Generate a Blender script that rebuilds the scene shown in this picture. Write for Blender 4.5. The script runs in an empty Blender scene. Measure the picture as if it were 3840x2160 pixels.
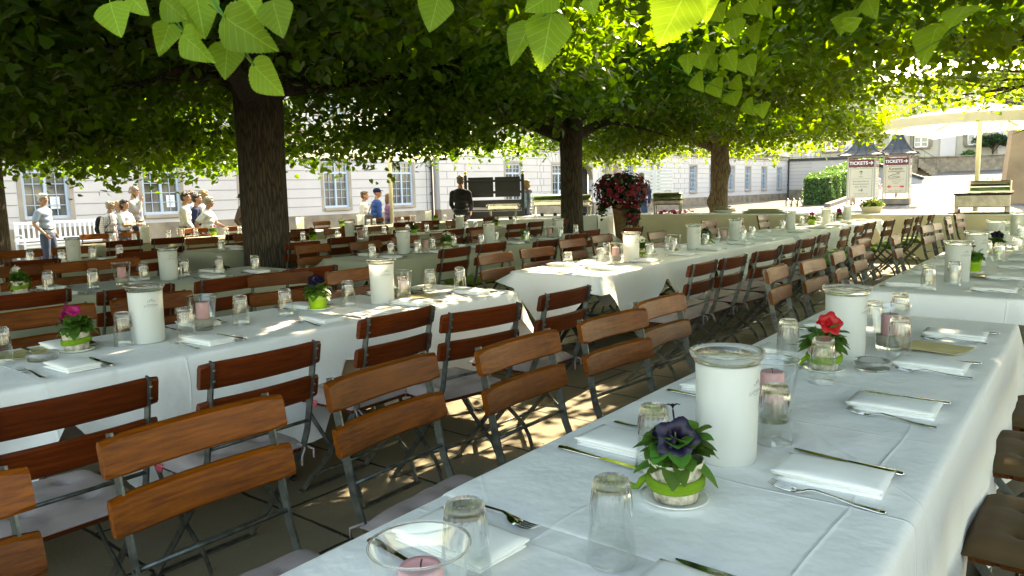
EXPOSURE = 3.05
import bpy, math, random
import numpy as np
from mathutils import Vector, Matrix, noise
random.seed(11); RNG = np.random.default_rng(11)
D = bpy.data; SC = bpy.context.scene; COL = SC.collection
PI = math.pi
def R(a): return math.radians(a)
def sstep(a, b, x):
    t = min(1.0, max(0.0, (x-a)/(b-a))); return t*t*(3-2*t)

# ------------------------------------------------------------------ materials
MATS = {}
def newmat(name):
    m = D.materials.new(name); m.use_nodes = True
    nt = m.node_tree; b = nt.nodes['Principled BSDF']
    MATS[name] = m
    return m, nt, b
def node(nt, t, **kw):
    n = nt.nodes.new(t)
    for k, v in kw.items():
        if k in n.inputs: n.inputs[k].default_value = v
        else: setattr(n, k, v)
    return n
def math_n(nt, op, a, b=None, c=None):
    n = nt.nodes.new('ShaderNodeMath'); n.operation = op
    for i, x in enumerate((a, b, c)):
        if x is None: continue
        if isinstance(x, (int, float)): n.inputs[i].default_value = x
        else: nt.links.new(x, n.inputs[i])
    return n.outputs[0]
def mixc(nt, fac, a, b, mode='MIX'):
    n = nt.nodes.new('ShaderNodeMix'); n.data_type = 'RGBA'; n.blend_type = mode
    for s, x in ((n.inputs[0], fac), (n.inputs[6], a), (n.inputs[7], b)):
        if isinstance(x, (int, float)): s.default_value = x
        elif isinstance(x, (tuple, list)): s.default_value = tuple(x[:3])+(1,)
        else: nt.links.new(x, s)
    return n.outputs[2]
def ramp(nt, x, stops):
    n = nt.nodes.new('ShaderNodeValToRGB'); e = n.color_ramp.elements
    while len(e) < len(stops): e.new(.5)
    for i, (p, c) in enumerate(stops):
        e[i].position = p; e[i].color = (c if isinstance(c, (tuple, list)) else (c, c, c))[:3]+(1,) if isinstance(c, (tuple, list)) else (c, c, c, 1)
    nt.links.new(x, n.inputs[0]); return n.outputs[0]
def coords(nt, scale=(1, 1, 1), kind='Object'):
    tc = nt.nodes.new('ShaderNodeTexCoord'); mp = nt.nodes.new('ShaderNodeMapping')
    mp.inputs['Scale'].default_value = scale
    nt.links.new(tc.outputs[kind], mp.inputs[0]); return mp.outputs[0]
def wcoords(nt, scale=(1, 1, 1)):
    g = nt.nodes.new('ShaderNodeNewGeometry'); mp = nt.nodes.new('ShaderNodeMapping')
    mp.inputs['Scale'].default_value = scale
    nt.links.new(g.outputs['Position'], mp.inputs[0]); return mp.outputs[0]
def noise_n(nt, vec, scale, detail=4, rough=.55):
    n = nt.nodes.new('ShaderNodeTexNoise'); n.inputs['Scale'].default_value = scale
    n.inputs['Detail'].default_value = detail; n.inputs['Roughness'].default_value = rough
    if vec is not None: nt.links.new(vec, n.inputs['Vector'])
    return n.outputs['Fac']
def bump(nt, b, h, dist, strength=1.0):
    n = nt.nodes.new('ShaderNodeBump'); n.inputs['Distance'].default_value = dist; n.inputs['Strength'].default_value = strength
    nt.links.new(h, n.inputs['Height']); nt.links.new(n.outputs[0], b.inputs['Normal']); return n
def simple(name, c, rough=.6, metal=0., var=.12, nscale=12., bmp=0., spec=None, coat=0.):
    m, nt, b = newmat(name)
    b.inputs['Roughness'].default_value = rough; b.inputs['Metallic'].default_value = metal
    if spec is not None: b.inputs['Specular IOR Level'].default_value = spec
    if coat: b.inputs['Coat Weight'].default_value = coat; b.inputs['Coat Roughness'].default_value = .15
    v = coords(nt); f = noise_n(nt, v, nscale, 5)
    c2 = tuple(x*(1-var*2) for x in c); c3 = tuple(min(1, x*(1+var)) for x in c)
    col = ramp(nt, f, [(.3, c2), (.7, c3)])
    nt.links.new(col, b.inputs['Base Color'])
    if bmp: bump(nt, b, noise_n(nt, v, nscale*4, 6), bmp)
    return m

# ------------------------------------------------------------------ mesh builder
class MB:
    def __init__(s): s.v = []; s.f = []; s.mi = []; s.sm = []; s.M = None; s.mat = 0
    def add(s, vs, fs, sm=False, mi=None):
        o = len(s.v)
        if s.M is not None: vs = [s.M @ Vector(v) for v in vs]
        s.v += [tuple(v) for v in vs]; s.f += [tuple(i+o for i in f) for f in fs]
        s.mi += [s.mat if mi is None else mi]*len(fs); s.sm += [sm]*len(fs)
    def box(s, c, d, b=0., rot=None, sm=False):
        """chamfered box"""
        h = [x/2 for x in d]; b = min(b, min(h)*.9)
        if b <= 0:
            vs = [(x*h[0], y*h[1], z*h[2]) for x in (-1, 1) for y in (-1, 1) for z in (-1, 1)]
            fs = [(0, 1, 3, 2), (4, 6, 7, 5), (0, 4, 5, 1), (2, 3, 7, 6), (0, 2, 6, 4), (1, 5, 7, 3)]
        else:
            vs = []; idx = {}
            for x in (-1, 1):
                for y in (-1, 1):
                    for z in (-1, 1):
                        for ax in range(3):
                            p = [x*(h[0]-b), y*(h[1]-b), z*(h[2]-b)]; sg = (x, y, z)
                            p[ax] = sg[ax]*h[ax]; idx[(x, y, z, ax)] = len(vs); vs.append(tuple(p))
            fs = []
            for ax in range(3):
                u, w = [a for a in range(3) if a != ax]
                for sg in (-1, 1):
                    q = []
                    for su, sw in ((-1, -1), (1, -1), (1, 1), (-1, 1)):
                        k = [0, 0, 0]; k[ax] = sg; k[u] = su; k[w] = sw; q.append(idx[(*k, ax)])
                    flip = (sg > 0) != (ax == 1)
                    fs.append(tuple(q) if flip else tuple(q[::-1]))
            for ax in range(3):
                u, w = [a for a in range(3) if a != ax]
                for su in (-1, 1):
                    for sw in (-1, 1):
                        k0 = [0]*3; k1 = [0]*3
                        k0[ax] = -1; k1[ax] = 1
                        for k in (k0, k1): k[u] = su; k[w] = sw
                        fs.append((idx[(*k0, u)], idx[(*k1, u)], idx[(*k1, w)], idx[(*k0, w)]))
            for x in (-1, 1):
                for y in (-1, 1):
                    for z in (-1, 1): fs.append(tuple(idx[(x, y, z, a)] for a in range(3)))
        M = Matrix.Translation(c)
        if rot is not None: M = M @ rot.to_4x4()
        s.add([M @ Vector(v) for v in vs], fs, sm)
    def bar(s, p, q, w, t, up=(0, 0, 1), b=0.):
        """rectangular bar p->q; w across, t along up"""
        p = Vector(p); q = Vector(q); x = (q-p); L = x.length; x.normalize()
        y = Vector(up).cross(x)
        if y.length < 1e-4: y = Vector((0, 1, 0)).cross(x)
        y.normalize(); z = x.cross(y)
        s.box((p+q)/2, (L, w, t), b, Matrix((x, y, z)).transposed())
    def tube(s, pts, r, n=8, cap=True, sm=True, flat=1.0, side=None):
        pts = [Vector(p) for p in pts]; m = len(pts)
        rs = r if isinstance(r, (list, tuple)) else [r]*m
        tang = [(pts[min(i+1, m-1)]-pts[max(i-1, 0)]).normalized() for i in range(m)]
        a = Vector(side) if side is not None else (Vector((0, 0, 1)) if abs(tang[0].z) < .9 else Vector((1, 0, 0)))
        vs = []
        for i in range(m):
            a = (a - tang[i]*a.dot(tang[i]))
            if a.length < 1e-6: a = tang[i].orthogonal()
            a.normalize(); bb = tang[i].cross(a)
            for k in range(n):
                th = 2*PI*k/n; vs.append(pts[i]+a*(math.cos(th)*rs[i])+bb*(math.sin(th)*rs[i]*flat))
        fs = [(i*n+k, i*n+(k+1) % n, (i+1)*n+(k+1) % n, (i+1)*n+k) for i in range(m-1) for k in range(n)]
        if cap: fs += [tuple(range(n))[::-1], tuple((m-1)*n+k for k in range(n))]
        s.add(vs, fs, sm)
    def strip(s, pts, side, w, t, sm=False):
        """flat steel swept along pts in the plane normal to side; w in plane, t along side (w may be list)"""
        pts = [Vector(p) for p in pts]; m = len(pts); sd = Vector(side).normalized(); vs = []
        ws = w if isinstance(w, (list, tuple)) else [w]*m
        for i in range(m):
            tg = (pts[min(i+1, m-1)]-pts[max(i-1, 0)]).normalized(); nn = sd.cross(tg).normalized()
            for a, b in ((-1, -1), (1, -1), (1, 1), (-1, 1)): vs.append(pts[i]+nn*(a*ws[i]/2)+sd*(b*t/2))
        fs = [(i*4+k, i*4+(k+1) % 4, i*4+4+(k+1) % 4, i*4+4+k) for i in range(m-1) for k in range(4)]
        fs += [(3, 2, 1, 0), tuple((m-1)*4+k for k in range(4))]
        s.add(vs, fs, sm)
    def lathe(s, prof, n=24, c=(0, 0, 0), fn=None, sm=True, closed=False):
        vs = []; rows = []
        for (r, z) in prof:
            if r <= 1e-7: rows.append([len(vs)]); vs.append((c[0], c[1], c[2]+z))
            else:
                row = []
                for k in range(n):
                    th = 2*PI*k/n; rr = r*(fn(th, z) if fn else 1)
                    row.append(len(vs)); vs.append((c[0]+rr*math.cos(th), c[1]+rr*math.sin(th), c[2]+z))
                rows.append(row)
        fs = []
        pairs = list(zip(rows, rows[1:]))
        if closed: pairs.append((rows[-1], rows[0]))
        for a, b in pairs:
            if len(a) == 1 and len(b) == 1: continue
            if len(a) == 1: fs += [(a[0], b[(k+1) % n], b[k]) for k in range(n)]
            elif len(b) == 1: fs += [(a[k], a[(k+1) % n], b[0]) for k in range(n)]
            else: fs += [(a[k], a[(k+1) % n], b[(k+1) % n], b[k]) for k in range(n)]
        s.add(vs, fs, sm)
    def grid(s, nu, nv, fn, sm=True):
        vs = [fn(i/nu, j/nv) for j in range(nv+1) for i in range(nu+1)]
        fs = [(j*(nu+1)+i, j*(nu+1)+i+1, (j+1)*(nu+1)+i+1, (j+1)*(nu+1)+i) for j in range(nv) for i in range(nu)]
        s.add(vs, fs, sm)
    def ell(s, c, r, n=10, rot=None):
        """ellipsoid"""
        vs = []; m = max(4, n*2//3)
        for j in range(m+1):
            ph = PI*j/m
            for k in range(n): vs.append((r[0]*math.sin(ph)*math.cos(2*PI*k/n), r[1]*math.sin(ph)*math.sin(2*PI*k/n), r[2]*math.cos(ph)))
        fs = [(j*n+k, (j+1)*n+k, (j+1)*n+(k+1) % n, j*n+(k+1) % n) for j in range(m) for k in range(n)]
        M = Matrix.Translation(c)
        if rot is not None: M = M @ rot.to_4x4()
        s.add([M @ Vector(v) for v in vs], fs, True)
    def prism(s, poly, z0, z1, axis='z'):
        """extrude polygon (2d list)"""
        n = len(poly)
        def P(a, b, z): return {'z': (a, b, z), 'y': (a, z, b), 'x': (z, a, b)}[axis]
        vs = [P(a, b, z0) for a, b in poly]+[P(a, b, z1) for a, b in poly]
        fs = [tuple(range(n))[::-1], tuple(range(n, 2*n))]+[(i, (i+1) % n, n+(i+1) % n, n+i) for i in range(n)]
        s.add(vs, fs, False)
    def mesh(s, name, mats):
        me = D.meshes.new(name); me.from_pydata(s.v, [], s.f)
        for m in (mats if isinstance(mats, (list, tuple)) else [mats]): me.materials.append(m)
        me.polygons.foreach_set('material_index', s.mi); me.polygons.foreach_set('use_smooth', s.sm)
        me.update(); return me
    def build(s, name, mats, parent=None):
        return put(name, s.mesh(name, mats), parent)
def put(name, me, parent=None):
    o = D.objects.new(name, me); COL.objects.link(o)
    if parent is not None: o.parent = parent
    return o
def tag(o, label=None, cat=None, group=None, kind=None):
    if label: o['label'] = label
    if cat: o['category'] = cat
    if group: o['group'] = group
    if kind: o['kind'] = kind
    return o
def thing(name, label, cat, loc=(0, 0, 0), rz=0., group=None):
    o = D.objects.new(name, None); COL.objects.link(o); o.empty_display_size = .1
    o.location = loc; o.rotation_euler = (0, 0, rz)
    return tag(o, label, cat, group)
KIDS = {}
def freeze(root):
    """remember a prototype's tree so that copies need no search"""
    KIDS[root.name] = [(c, list(c.children)) for c in root.children]; return root
def dup(root, loc, rz=0., label=None, group=None, tilt=(0, 0), scale=None, skip=()):
    r = root.copy(); COL.objects.link(r); r.location = loc; r.rotation_euler = (tilt[0], tilt[1], rz)
    if scale: r.scale = (scale,)*3
    if label: r['label'] = label
    if group: r['group'] = group
    for c, gs in KIDS.get(root.name, []):
        if c.name.split('.')[0] in skip: continue
        k = c.copy(); COL.objects.link(k); k.parent = r
        for g in gs:
            q = g.copy(); COL.objects.link(q); q.parent = k
    return r
PROTOS = []
def proto(root): PROTOS.append(root); return freeze(root)
def drop_protos():
    for r in PROTOS:
        for c, gs in KIDS.get(r.name, []):
            for g in gs: D.objects.remove(g)
            D.objects.remove(c)
        D.objects.remove(r)
def fast_mesh(name, verts, faces_n, nper, mat, smooth=False, mats=None, mi=None):
    """faces_n: int array (F, nper)"""
    me = D.meshes.new(name); nv = len(verts); nf = len(faces_n)
    me.vertices.add(nv); me.vertices.foreach_set('co', np.ascontiguousarray(verts, dtype=np.float32).ravel())
    me.loops.add(nf*nper); me.loops.foreach_set('vertex_index', np.ascontiguousarray(faces_n, dtype=np.int32).ravel())
    me.polygons.add(nf); me.polygons.foreach_set('loop_start', np.arange(0, nf*nper, nper, dtype=np.int32))
    me.polygons.foreach_set('loop_total', np.full(nf, nper, dtype=np.int32))
    for m in (mats or [mat]): me.materials.append(m)
    if mi is not None: me.polygons.foreach_set('material_index', mi)
    me.polygons.foreach_set('use_smooth', np.full(nf, smooth))
    me.update(calc_edges=True); me.validate(); return me
FONTCACHE = {}
def text_geo(txt, size, align='CENTER', extrude=.0, bold=0.):
    """(verts, faces) of a line of lettering in the xy plane, from Blender's own font"""
    key = (txt, size, align, extrude, bold)
    if key in FONTCACHE: return FONTCACHE[key]
    cu = D.curves.new('lettering', 'FONT'); cu.body = txt; cu.size = size; cu.align_x = align; cu.align_y = 'CENTER'
    cu.extrude = extrude; cu.offset = bold; cu.resolution_u = 3
    o = D.objects.new('lettering', cu); COL.objects.link(o)
    dg = bpy.context.evaluated_depsgraph_get(); me = D.meshes.new_from_object(o.evaluated_get(dg))
    vs = [tuple(v.co) for v in me.vertices]; fs = [tuple(p.vertices) for p in me.polygons]
    D.objects.remove(o); D.curves.remove(cu); D.meshes.remove(me)
    FONTCACHE[key] = (vs, fs); return vs, fs
def ground_z(x, y):
    h = -.25*(1-sstep(-15, -11.5, x))*(1-sstep(25, 60, y))
    h += (2.6*max(0., (y-40)/62.)**1.15)*sstep(-19.5, -13.5, x)
    return h
# ------------------------------------------------------------------ materials of the place
def wood_mat(name, c_lo, c_hi, worn=.35):
    m, nt, b = newmat(name)
    oi = nt.nodes.new('ShaderNodeObjectInfo')
    tc = nt.nodes.new('ShaderNodeTexCoord'); sh = nt.nodes.new('ShaderNodeVectorMath'); sh.operation = 'ADD'
    cmb = nt.nodes.new('ShaderNodeCombineXYZ'); r10 = math_n(nt, 'MULTIPLY', oi.outputs['Random'], 31.)
    for i in range(3): nt.links.new(r10, cmb.inputs[i])
    nt.links.new(tc.outputs['Object'], sh.inputs[0]); nt.links.new(cmb.outputs[0], sh.inputs[1])
    mp = nt.nodes.new('ShaderNodeMapping'); mp.inputs['Scale'].default_value = (60, 3.5, 60); nt.links.new(sh.outputs[0], mp.inputs[0])
    f = noise_n(nt, mp.outputs[0], 1.6, 6, .6)
    col = ramp(nt, f, [(.3, c_lo), (.68, c_hi)])
    wear = noise_n(nt, sh.outputs[0], 7., 6, .65)
    wv = ramp(nt, wear, [(.56, 0.), (.72, 1.)])
    col = mixc(nt, math_n(nt, 'MULTIPLY', wv, worn), col, (.035, .02, .012))
    tone = math_n(nt, 'MULTIPLY_ADD', oi.outputs['Random'], .5, .72)
    hs = nt.nodes.new('ShaderNodeHueSaturation'); nt.links.new(tone, hs.inputs['Value']); nt.links.new(col, hs.inputs['Color'])
    nt.links.new(hs.outputs[0], b.inputs['Base Color'])
    rr = math_n(nt, 'MULTIPLY_ADD', wear, .35, .22); nt.links.new(rr, b.inputs['Roughness'])
    b.inputs['Coat Weight'].default_value = .04; b.inputs['Coat Roughness'].default_value = .25; b.inputs['Specular IOR Level'].default_value = .2
    bump(nt, b, f, .0012)
    return m
M_wood = wood_mat('varnished_wood', (.080, .0165, .0012), (.200, .050, .0025))
M_woodr = wood_mat('reddish_wood', (.058, .0095, .002), (.130, .022, .003), .25)
M_steel = simple('galvanised_steel', (.13, .14, .13), .42, .75, .3, 25, .0006)
M_iron = simple('dark_iron', (.035, .037, .037), .5, .4, .3, 20)
def fabric(name, c, sc=260, bmp=.0006, var=.1):
    m, nt, b = newmat(name); v = coords(nt)
    f = noise_n(nt, v, 9, 4); col = ramp(nt, f, [(.3, tuple(x*(1-var) for x in c)), (.7, tuple(min(1, x*(1+var)) for x in c))])
    nt.links.new(col, b.inputs['Base Color']); b.inputs['Roughness'].default_value = .9
    b.inputs['Sheen Weight'].default_value = .04; b.inputs['Specular IOR Level'].default_value = .2
    bump(nt, b, noise_n(nt, v, sc, 2), bmp); return m
M_cushg = fabric('taupe_cotton', (.34, .275, .265))
M_cushb = fabric('brown_cotton', (.095, .058, .026))
M_cushn = fabric('green_cotton', (.11, .19, .02))
M_tagred = simple('red_label', (.55, .05, .07), .6, 0, .05)
def cloth_mat(name, c):
    m, nt, b = newmat(name); v = wcoords(nt)
    b.inputs['Base Color'].default_value = (*c, 1); b.inputs['Roughness'].default_value = .75
    b.inputs['Sheen Weight'].default_value = .15
    sx = nt.nodes.new('ShaderNodeSeparateXYZ'); nt.links.new(v, sx.inputs[0])
    wob = math_n(nt, 'MULTIPLY', math_n(nt, 'SUBTRACT', noise_n(nt, v, 1.7, 2), .5), .10)
    def crease(ax, pitch, off):
        x = math_n(nt, 'ADD', math_n(nt, 'ADD', ax, wob), off)
        d = math_n(nt, 'ABSOLUTE', math_n(nt, 'SUBTRACT', math_n(nt, 'FRACT', math_n(nt, 'DIVIDE', x, pitch)), .5))
        return math_n(nt, 'SUBTRACT', 1.0, math_n(nt, 'MINIMUM', math_n(nt, 'MULTIPLY', d, pitch/.009), 1.0))
    a = crease(sx.outputs[0], .42, .13); c2 = crease(sx.outputs[1], .47, .2)
    dg = crease(math_n(nt, 'MULTIPLY', math_n(nt, 'ADD', sx.outputs[0], sx.outputs[1]), .7071), .83, .31)
    fold = math_n(nt, 'MAXIMUM', math_n(nt, 'MAXIMUM', a, c2), math_n(nt, 'MULTIPLY', dg, .7))
    pres = ramp(nt, noise_n(nt, v, 1.1, 3), [(.38, .15), (.6, 1.)])
    fold = math_n(nt, 'MULTIPLY', fold, pres)
    big = noise_n(nt, v, 5.5, 4, .5); fine = noise_n(nt, v, 420, 1)
    h = math_n(nt, 'ADD', math_n(nt, 'ADD', math_n(nt, 'MULTIPLY', math_n(nt, 'MULTIPLY', fold, fold), .0026), math_n(nt, 'MULTIPLY', big, .020)), math_n(nt, 'MULTIPLY', fine, .00022))
    bump(nt, b, h, 1.0, .9)
    return m
M_cloth = cloth_mat('white_tablecloth', (.80, .80, .79))
M_cloth2 = cloth_mat('shade_darkened_cream_cloth', (.36, .36, .26))  # cream cloth, darkened further to carry the shade of the back rows
M_nap = fabric('white_napkin', (.82, .82, .80), 300, .0004, .02)
M_silver = simple('polished_cutlery', (.72, .72, .70), .12, 1., .05, 40)
def thin_glass(name):
    """walls of drinking glasses: too thin to bend the view, they only mirror and edge it"""
    m, nt, b = newmat(name); nt.nodes.remove(b)
    tr = nt.nodes.new('ShaderNodeBsdfTransparent'); tr.inputs[0].default_value = (.955, .965, .96, 1)
    gl = nt.nodes.new('ShaderNodeBsdfGlossy'); gl.inputs['Roughness'].default_value = .015; gl.inputs['Color'].default_value = (1, 1, 1, 1)
    fr = nt.nodes.new('ShaderNodeLayerWeight'); fr.inputs['Blend'].default_value = .5
    mx = nt.nodes.new('ShaderNodeMixShader'); nt.links.new(math_n(nt, 'MULTIPLY_ADD', math_n(nt, 'POWER', fr.outputs['Facing'], 2.6), .75, .045), mx.inputs[0])
    nt.links.new(tr.outputs[0], mx.inputs[1]); nt.links.new(gl.outputs[0], mx.inputs[2]); nt.links.new(mx.outputs[0], nt.nodes['Material Output'].inputs[0]); return m
def glass_mat(name, col=(1, 1, 1), rough=.0, ior=1.48):
    m, nt, b = newmat(name)
    b.inputs['Base Color'].default_value = (*col, 1); b.inputs['Transmission Weight'].default_value = 1.
    b.inputs['Roughness'].default_value = rough; b.inputs['IOR'].default_value = ior
    # thin-walled table glass lets the light through to what stands behind it
    tr = nt.nodes.new('ShaderNodeBsdfTransparent'); tr.inputs[0].default_value = (.97, .98, .975, 1)
    mx = nt.nodes.new('ShaderNodeMixShader'); mx.inputs[0].default_value = .15
    nt.links.new(b.outputs[0], mx.inputs[1]); nt.links.new(tr.outputs[0], mx.inputs[2])
    nt.links.new(mx.outputs[0], nt.nodes['Material Output'].inputs[0])
    return m
M_glass = glass_mat('thick_clear_glass'); M_thin = thin_glass('thin_clear_glass')
M_rim = glass_mat('clear_plastic', (.96, .98, .97), .05)
def frost():
    m, nt, b = newmat('frosted_plastic')
    b.inputs['Base Color'].default_value = (.83, .84, .82, 1); b.inputs['Roughness'].default_value = .45
    tr = nt.nodes.new('ShaderNodeBsdfTranslucent'); tr.inputs[0].default_value = (.85, .86, .83, 1)
    mx = nt.nodes.new('ShaderNodeMixShader'); mx.inputs[0].default_value = .5
    nt.links.new(b.outputs[0], mx.inputs[1]); nt.links.new(tr.outputs[0], mx.inputs[2])
    nt.links.new(mx.outputs[0], nt.nodes['Material Output'].inputs[0]); return m
M_frost = frost()
M_ink = simple('grey_print', (.30, .32, .32), .6, 0, .05)
M_wax = simple('pink_wax', (.72, .36, .37), .5, 0, .06, 20)
M_wick = simple('burnt_wick', (.02, .02, .02), .9)
M_peb = simple('pale_pebbles', (.55, .5, .4), .7, 0, .3, 300, .003)
M_potgreen = simple('green_pot', (.27, .46, .02), .55, 0, .1, 15)
M_felt = fabric('green_felt', (.13, .24, .015), 90, .003)
M_bark_pot = simple('birch_bark', (.62, .55, .43), .85, 0, .35, 45, .004)
M_china = simple('white_china', (.78, .78, .74), .18, 0, .02)
M_soil = simple('soil', (.03, .02, .012), .95, 0, .3, 60, .003)
M_card = simple('yellow_card', (.62, .52, .25), .6, 0, .08)
M_paper = simple('white_paper', (.80, .80, .80), .7, 0, .03)
def leaf_mat(name, c, t, mixf=.45, vein=False, hue=.06):
    m, nt, b = newmat(name)
    g = nt.nodes.new('ShaderNodeNewGeometry')
    hs = nt.nodes.new('ShaderNodeHueSaturation'); hs.inputs['Color'].default_value = (*c, 1)
    nt.links.new(math_n(nt, 'MULTIPLY_ADD', g.outputs['Random Per Island'], .9, .55), hs.inputs['Value'])
    nt.links.new(math_n(nt, 'MULTIPLY_ADD', g.outputs['Random Per Island'], hue, .5-hue/2), hs.inputs['Hue'])
    hs2 = nt.nodes.new('ShaderNodeHueSaturation'); hs2.inputs['Color'].default_value = (*t, 1)
    nt.links.new(math_n(nt, 'MULTIPLY_ADD', g.outputs['Random Per Island'], .6, .7), hs2.inputs['Value'])
    c1 = hs.outputs[0]; c2 = hs2.outputs[0]
    if vein:
        tc = nt.nodes.new('ShaderNodeTexCoord'); sx = nt.nodes.new('ShaderNodeSeparateXYZ'); nt.links.new(tc.outputs['Object'], sx.inputs[0])
        ay = math_n(nt, 'ABSOLUTE', sx.outputs[1])
        mid = math_n(nt, 'LESS_THAN', ay, .0011)
        q = math_n(nt, 'SUBTRACT', sx.outputs[0], math_n(nt, 'MULTIPLY', ay, .85))
        fr = math_n(nt, 'ABSOLUTE', math_n(nt, 'SUBTRACT', math_n(nt, 'FRACT', math_n(nt, 'DIVIDE', q, .0135)), .5))
        side = math_n(nt, 'LESS_THAN', fr, .055)
        vn = math_n(nt, 'MAXIMUM', mid, math_n(nt, 'MULTIPLY', side, .7))
        nz = noise_n(nt, tc.outputs['Object'], 60, 4)
        c2 = mixc(nt, math_n(nt, 'MULTIPLY', nz, .5), c2, tuple(x*.55 for x in t))
        c1 = mixc(nt, math_n(nt, 'MULTIPLY', nz, .45), c1, tuple(x*.6 for x in c)); c1 = mixc(nt, math_n(nt, 'MULTIPLY', vn, .75), c1, tuple(min(1, x*1.7+.03) for x in c)); c2 = mixc(nt, math_n(nt, 'MULTIPLY', vn, .5), c2, tuple(min(1, x*1.3+.05) for x in t))
        bump(nt, b, math_n(nt, 'SUBTRACT', nz, vn), .0011)
        oi = nt.nodes.new('ShaderNodeObjectInfo'); h3 = nt.nodes.new('ShaderNodeHueSaturation'); nt.links.new(math_n(nt, 'MULTIPLY_ADD', oi.outputs['Random'], .5, .72), h3.inputs['Value']); nt.links.new(c1, h3.inputs['Color']); c1 = h3.outputs[0]
        h4 = nt.nodes.new('ShaderNodeHueSaturation'); nt.links.new(math_n(nt, 'MULTIPLY_ADD', oi.outputs['Random'], .5, .72), h4.inputs['Value']); nt.links.new(c2, h4.inputs['Color']); c2 = h4.outputs[0]
    nt.links.new(c1, b.inputs['Base Color']); b.inputs['Roughness'].default_value = .42
    b.inputs['Specular IOR Level'].default_value = .12 if vein else .4
    tr = nt.nodes.new('ShaderNodeBsdfTranslucent'); nt.links.new(c2, tr.inputs[0])
    mx = nt.nodes.new('ShaderNodeMixShader'); mx.inputs[0].default_value = mixf
    nt.links.new(b.outputs[0], mx.inputs[1]); nt.links.new(tr.outputs[0], mx.inputs[2])
    nt.links.new(mx.outputs[0], nt.nodes['Material Output'].inputs[0]); return m
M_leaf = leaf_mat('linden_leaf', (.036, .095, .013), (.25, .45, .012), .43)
M_leafsun = leaf_mat('sun_brightened_linden_leaf', (.05, .105, .013), (.36, .52, .014), .46)  # brighter, yellower copy of the linden leaf: sunlight put into the colour
M_leafbig = leaf_mat('backlit_young_linden_leaf', (.17, .27, .026), (.40, .62, .03), .5, True)  # leaf colours raised to stand in for sunlight from behind
M_leafpot = leaf_mat('petunia_leaf', (.07, .17, .03), (.16, .3, .03), .3)
M_leafdark = leaf_mat('dark_leaf', (.02, .05, .012), (.06, .11, .015), .25)
M_hedge = leaf_mat('hedge_leaf', (.10, .18, .055), (.16, .3, .04), .3)
def petal(name, c): return leaf_mat(name, c, tuple(x*.8 for x in c), .3, False, .02)
M_purple = petal('purple_petal', (.009, .003, .028)); M_magenta = petal('magenta_petal', (.42, .01, .13))
M_red = petal('red_petal', (.55, .012, .012)); M_white = petal('white_petal', (.8, .8, .68)); M_yellow = petal('yellow_bloom', (.75, .72, .12))
M_wine = petal('wine_red_petal', (.2, .008, .03)); M_pink = petal('pink_petal', (.75, .08, .25))
def bark_mat(name, a, b2):
    m, nt, b = newmat(name); v = coords(nt, (1, 1, .12))
    f = noise_n(nt, v, 34, 8, .7); vo = nt.nodes.new('ShaderNodeTexVoronoi'); vo.inputs['Scale'].default_value = 34; vo.feature = 'DISTANCE_TO_EDGE'
    nt.links.new(v, vo.inputs['Vector'])
    h = math_n(nt, 'ADD', math_n(nt, 'MINIMUM', math_n(nt, 'MULTIPLY', vo.outputs[0], 3.), 1.), math_n(nt, 'MULTIPLY', f, .7))
    nt.links.new(ramp(nt, h, [(.25, a), (1., b2)]), b.inputs['Base Color']); b.inputs['Roughness'].default_value = .95
    bump(nt, b, h, .012); return m
M_bark = bark_mat('linden_bark', (.014, .010, .007), (.085, .064, .045))
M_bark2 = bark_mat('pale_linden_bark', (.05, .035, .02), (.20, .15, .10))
M_wicker = None
def wicker():
    m, nt, b = newmat('wicker'); v = coords(nt)
    w = nt.nodes.new('ShaderNodeTexBrick'); w.inputs['Scale'].default_value = 1.; w.inputs['Brick Width'].default_value = .045; w.inputs['Row Height'].default_value = .017
    w.inputs['Mortar Size'].default_value = .0022; w.inputs['Mortar Smooth'].default_value = .6
    w.inputs['Color1'].default_value = (.28, .17, .06, 1); w.inputs['Color2'].default_value = (.16, .09, .03, 1); w.inputs['Mortar'].default_value = (.02, .012, .006, 1)
    sx = nt.nodes.new('ShaderNodeSeparateXYZ'); nt.links.new(v, sx.inputs[0])
    ang = math_n(nt, 'MULTIPLY', math_n(nt, 'ARCTAN2', sx.outputs[1], sx.outputs[0]), .14)
    cb = nt.nodes.new('ShaderNodeCombineXYZ'); nt.links.new(ang, cb.inputs[0]); nt.links.new(sx.outputs[2], cb.inputs[1])
    nt.links.new(cb.outputs[0], w.inputs['Vector']); nt.links.new(w.outputs['Color'], b.inputs['Base Color'])
    bump(nt, b, math_n(nt, 'SUBTRACT', 1., w.outputs['Fac']), .006); b.inputs['Roughness'].default_value = .6; return m
M_wicker = wicker()
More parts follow.
